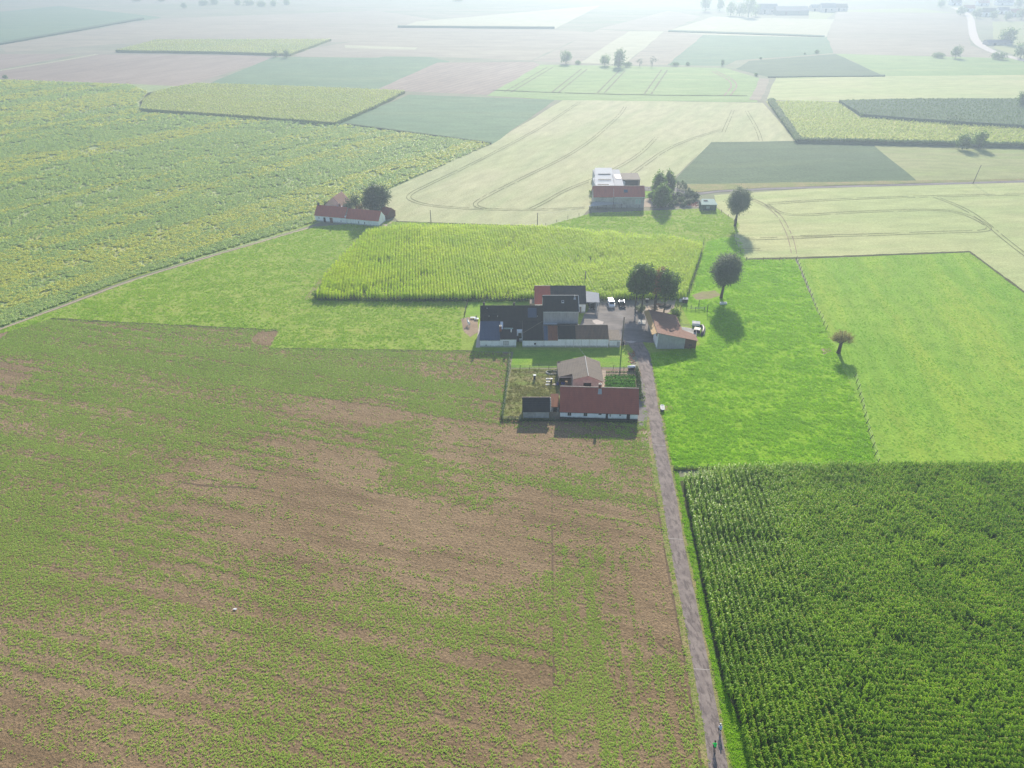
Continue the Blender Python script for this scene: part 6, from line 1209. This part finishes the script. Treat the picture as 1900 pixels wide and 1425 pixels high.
# ------------------------------------------------------------------ cyclists
def bicycle(x, y, rz, label, paint):
    t_ = thing('bicycle', label, 'bicycle', (x, y, 0), rz, 'bicycles on the lane')      # +Y forward
    for wy in (-.52, .52):
        w_ = MB().ring((0, wy, .34), .32, .022, 'x', 28, 6).build('wheel', M['tyre'], t_); m = MB()
        for k in range(10): a = k*pi/5; m.tube([(0, wy, .34), (0, wy+.31*cos(a), .34+.31*sin(a))], .004, 3)
        m.build('spokes', M['wire'], w_)
    m = MB(); bb_, st_, hd, rr2, fr2 = (0, -.08, .3), (0, -.2, .78), (0, .36, .82), (0, -.52, .34), (0, .52, .34)
    for a, b in ((bb_, st_), (st_, hd), (bb_, (0, .39, .7)), (bb_, rr2), (st_, rr2), (hd, fr2)): m.tube([a, b], .02, 6)
    m.build('frame', paint, t_); MB().tube([(-.22, .5, .92), (-.18, .38, .95), (.18, .38, .95), (.22, .5, .92)], .016, 6).tube([(0, .36, .8), (0, .38, .95)], .02, 6).build('handlebar', M['plastic_k'], t_)
    MB().tube([(0, -.2, .78), (0, -.23, .92)], .015, 6).box(-.07, .07, -.36, -.1, .92, .97).build('saddle', M['plastic_k'], t_)
    MB().tube([(-.09, -.08, .3), (.09, -.08, .3)], .02, 6).box(.08, .1, -.1, -.06, .13, .3).box(-.1, -.08, -.1, -.06, .3, .47).build('crank', M['wire'], t_); return t_
def rider(x, y, rz, label, top, helmet, legs, pack=None):
    t_ = thing('person', label, 'person', (x, y, 0), rz)
    V = [(0, -.22, 1.0), (0, -.1, 1.18), (0, .1, 1.38), (0, .18, 1.47), (0, .24, 1.56), (0, .27, 1.66), (0, .26, 1.76)]
    E = [(0, 1), (1, 2), (2, 3), (3, 4), (4, 5), (5, 6)]; R = [(.17, .12), (.16, .12), (.19, .12), (.1, .08), (.06, .06), (.095, .1), (.075, .08)]
    for s_ in (-1, 1):
        n0 = len(V); V += [(s_*.19, .1, 1.40), (s_*.25, .2, 1.16), (s_*.20, .37, 1.0), (s_*.19, .43, .98)]; E += [(2, n0), (n0, n0+1), (n0+1, n0+2), (n0+2, n0+3)]; R += [.07, .05, .036, .035]
        n0 = len(V); kz, fz = ((.78, .42) if s_ < 0 else (.64, .12)); V += [(s_*.1, -.16, .96), (s_*.11, .18, kz), (s_*.11, -.02, fz+.12), (s_*.11, .06, fz)]; E += [(0, n0), (n0, n0+1), (n0+1, n0+2), (n0+2, n0+3)]; R += [.105, .07, .045, .04]
    skin_body('body', V, E, R, legs, t_, 0)
    J = [(0, -.2, 1.02), (0, -.1, 1.18), (0, .1, 1.39), (0, .17, 1.46)]; Ej = [(0, 1), (1, 2), (2, 3)]; Rj = [(.185, .14), (.18, .14), (.215, .145), (.1, .09)]
    for s_ in (-1, 1): n0 = len(J); J += [(s_*.2, .1, 1.40), (s_*.26, .2, 1.16), (s_*.22, .32, 1.04)]; Ej += [(2, n0), (n0, n0+1), (n0+1, n0+2)]; Rj += [.085, .064, .05]
    skin_body('jacket', J, Ej, Rj, top, t_, 1)
    MB().tube([(0, .26, 1.6), (0, .275, 1.69), (0, .26, 1.79)], [.085, .101, .06], 12).build('head', M['skin'], t_, smooth=True)
    MB().tube([(0, .25, 1.7), (0, .24, 1.77), (0, .22, 1.85)], [.125, .12, .05], 12).build('helmet', helmet, t_, smooth=True)
    for s_ in (-1, 1):
        hnd = MB().box(s_*.2-.04, s_*.2+.04, .36, .46, .955, .985)
        for k in range(4): hnd.tube([(s_*.2-.03+.02*k, .45, .97), (s_*.2-.03+.02*k, .49-.004*k, .955), (s_*.2-.03+.02*k, .48, .925)], .009, 5)
        hnd.tube([(s_*.2-s_*.035, .38, .965), (s_*.2-s_*.06, .41, .94), (s_*.2-s_*.05, .44, .93)], .01, 5); hnd.build('hand', M['skin'], t_)
    return t_
yaw = A_L if sin(A_L) > 0 else A_L+pi; RZ = atan2(*(lambda a, b: (b[1]-a[1], b[0]-a[0]))(G(1333, 1400), G(1318, 1330)))-pi/2
cx_, cy_, _ = G(1324.5, 1391); bicycle(cx_, cy_, RZ, 'bicycle ridden by the person in the green jacket', M['carb']); rider(cx_, cy_, RZ, 'person in bright green jacket and black helmet riding a bicycle', M['green_j'], M['black_c'], M['black_c'])
cx_, cy_, _ = G(1334.5, 1359); bicycle(cx_, cy_, RZ, 'bicycle ridden by the person in the white helmet', M['carw']); rider(cx_, cy_, RZ, 'person in pale grey shirt and white helmet cycling near the verge', M['grey_c'], M['white'], M['black_c'])
# ------------------------------------------------------------------ the hazy air
def haze():
    t = bpy.data.materials.new('haze_air'); t.use_nodes = True; nt = t.node_tree; nt.nodes.clear()
    o = nt.nodes.new('ShaderNodeOutputMaterial'); v = nt.nodes.new('ShaderNodeVolumePrincipled')
    v.inputs['Color'].default_value = (.41, .51, .63, 1); v.inputs['Density'].default_value = HAZE; v.inputs['Anisotropy'].default_value = .52
    nt.links.new(v.outputs[0], o.inputs['Volume'])
    m = MB(); m.box(-5100, 5100, -1600, 6600, -1.5, 108); ob = m.build('haze', t)
    props(ob, 'thin summer haze over the whole plain', 'haze', kind='stuff')
haze()
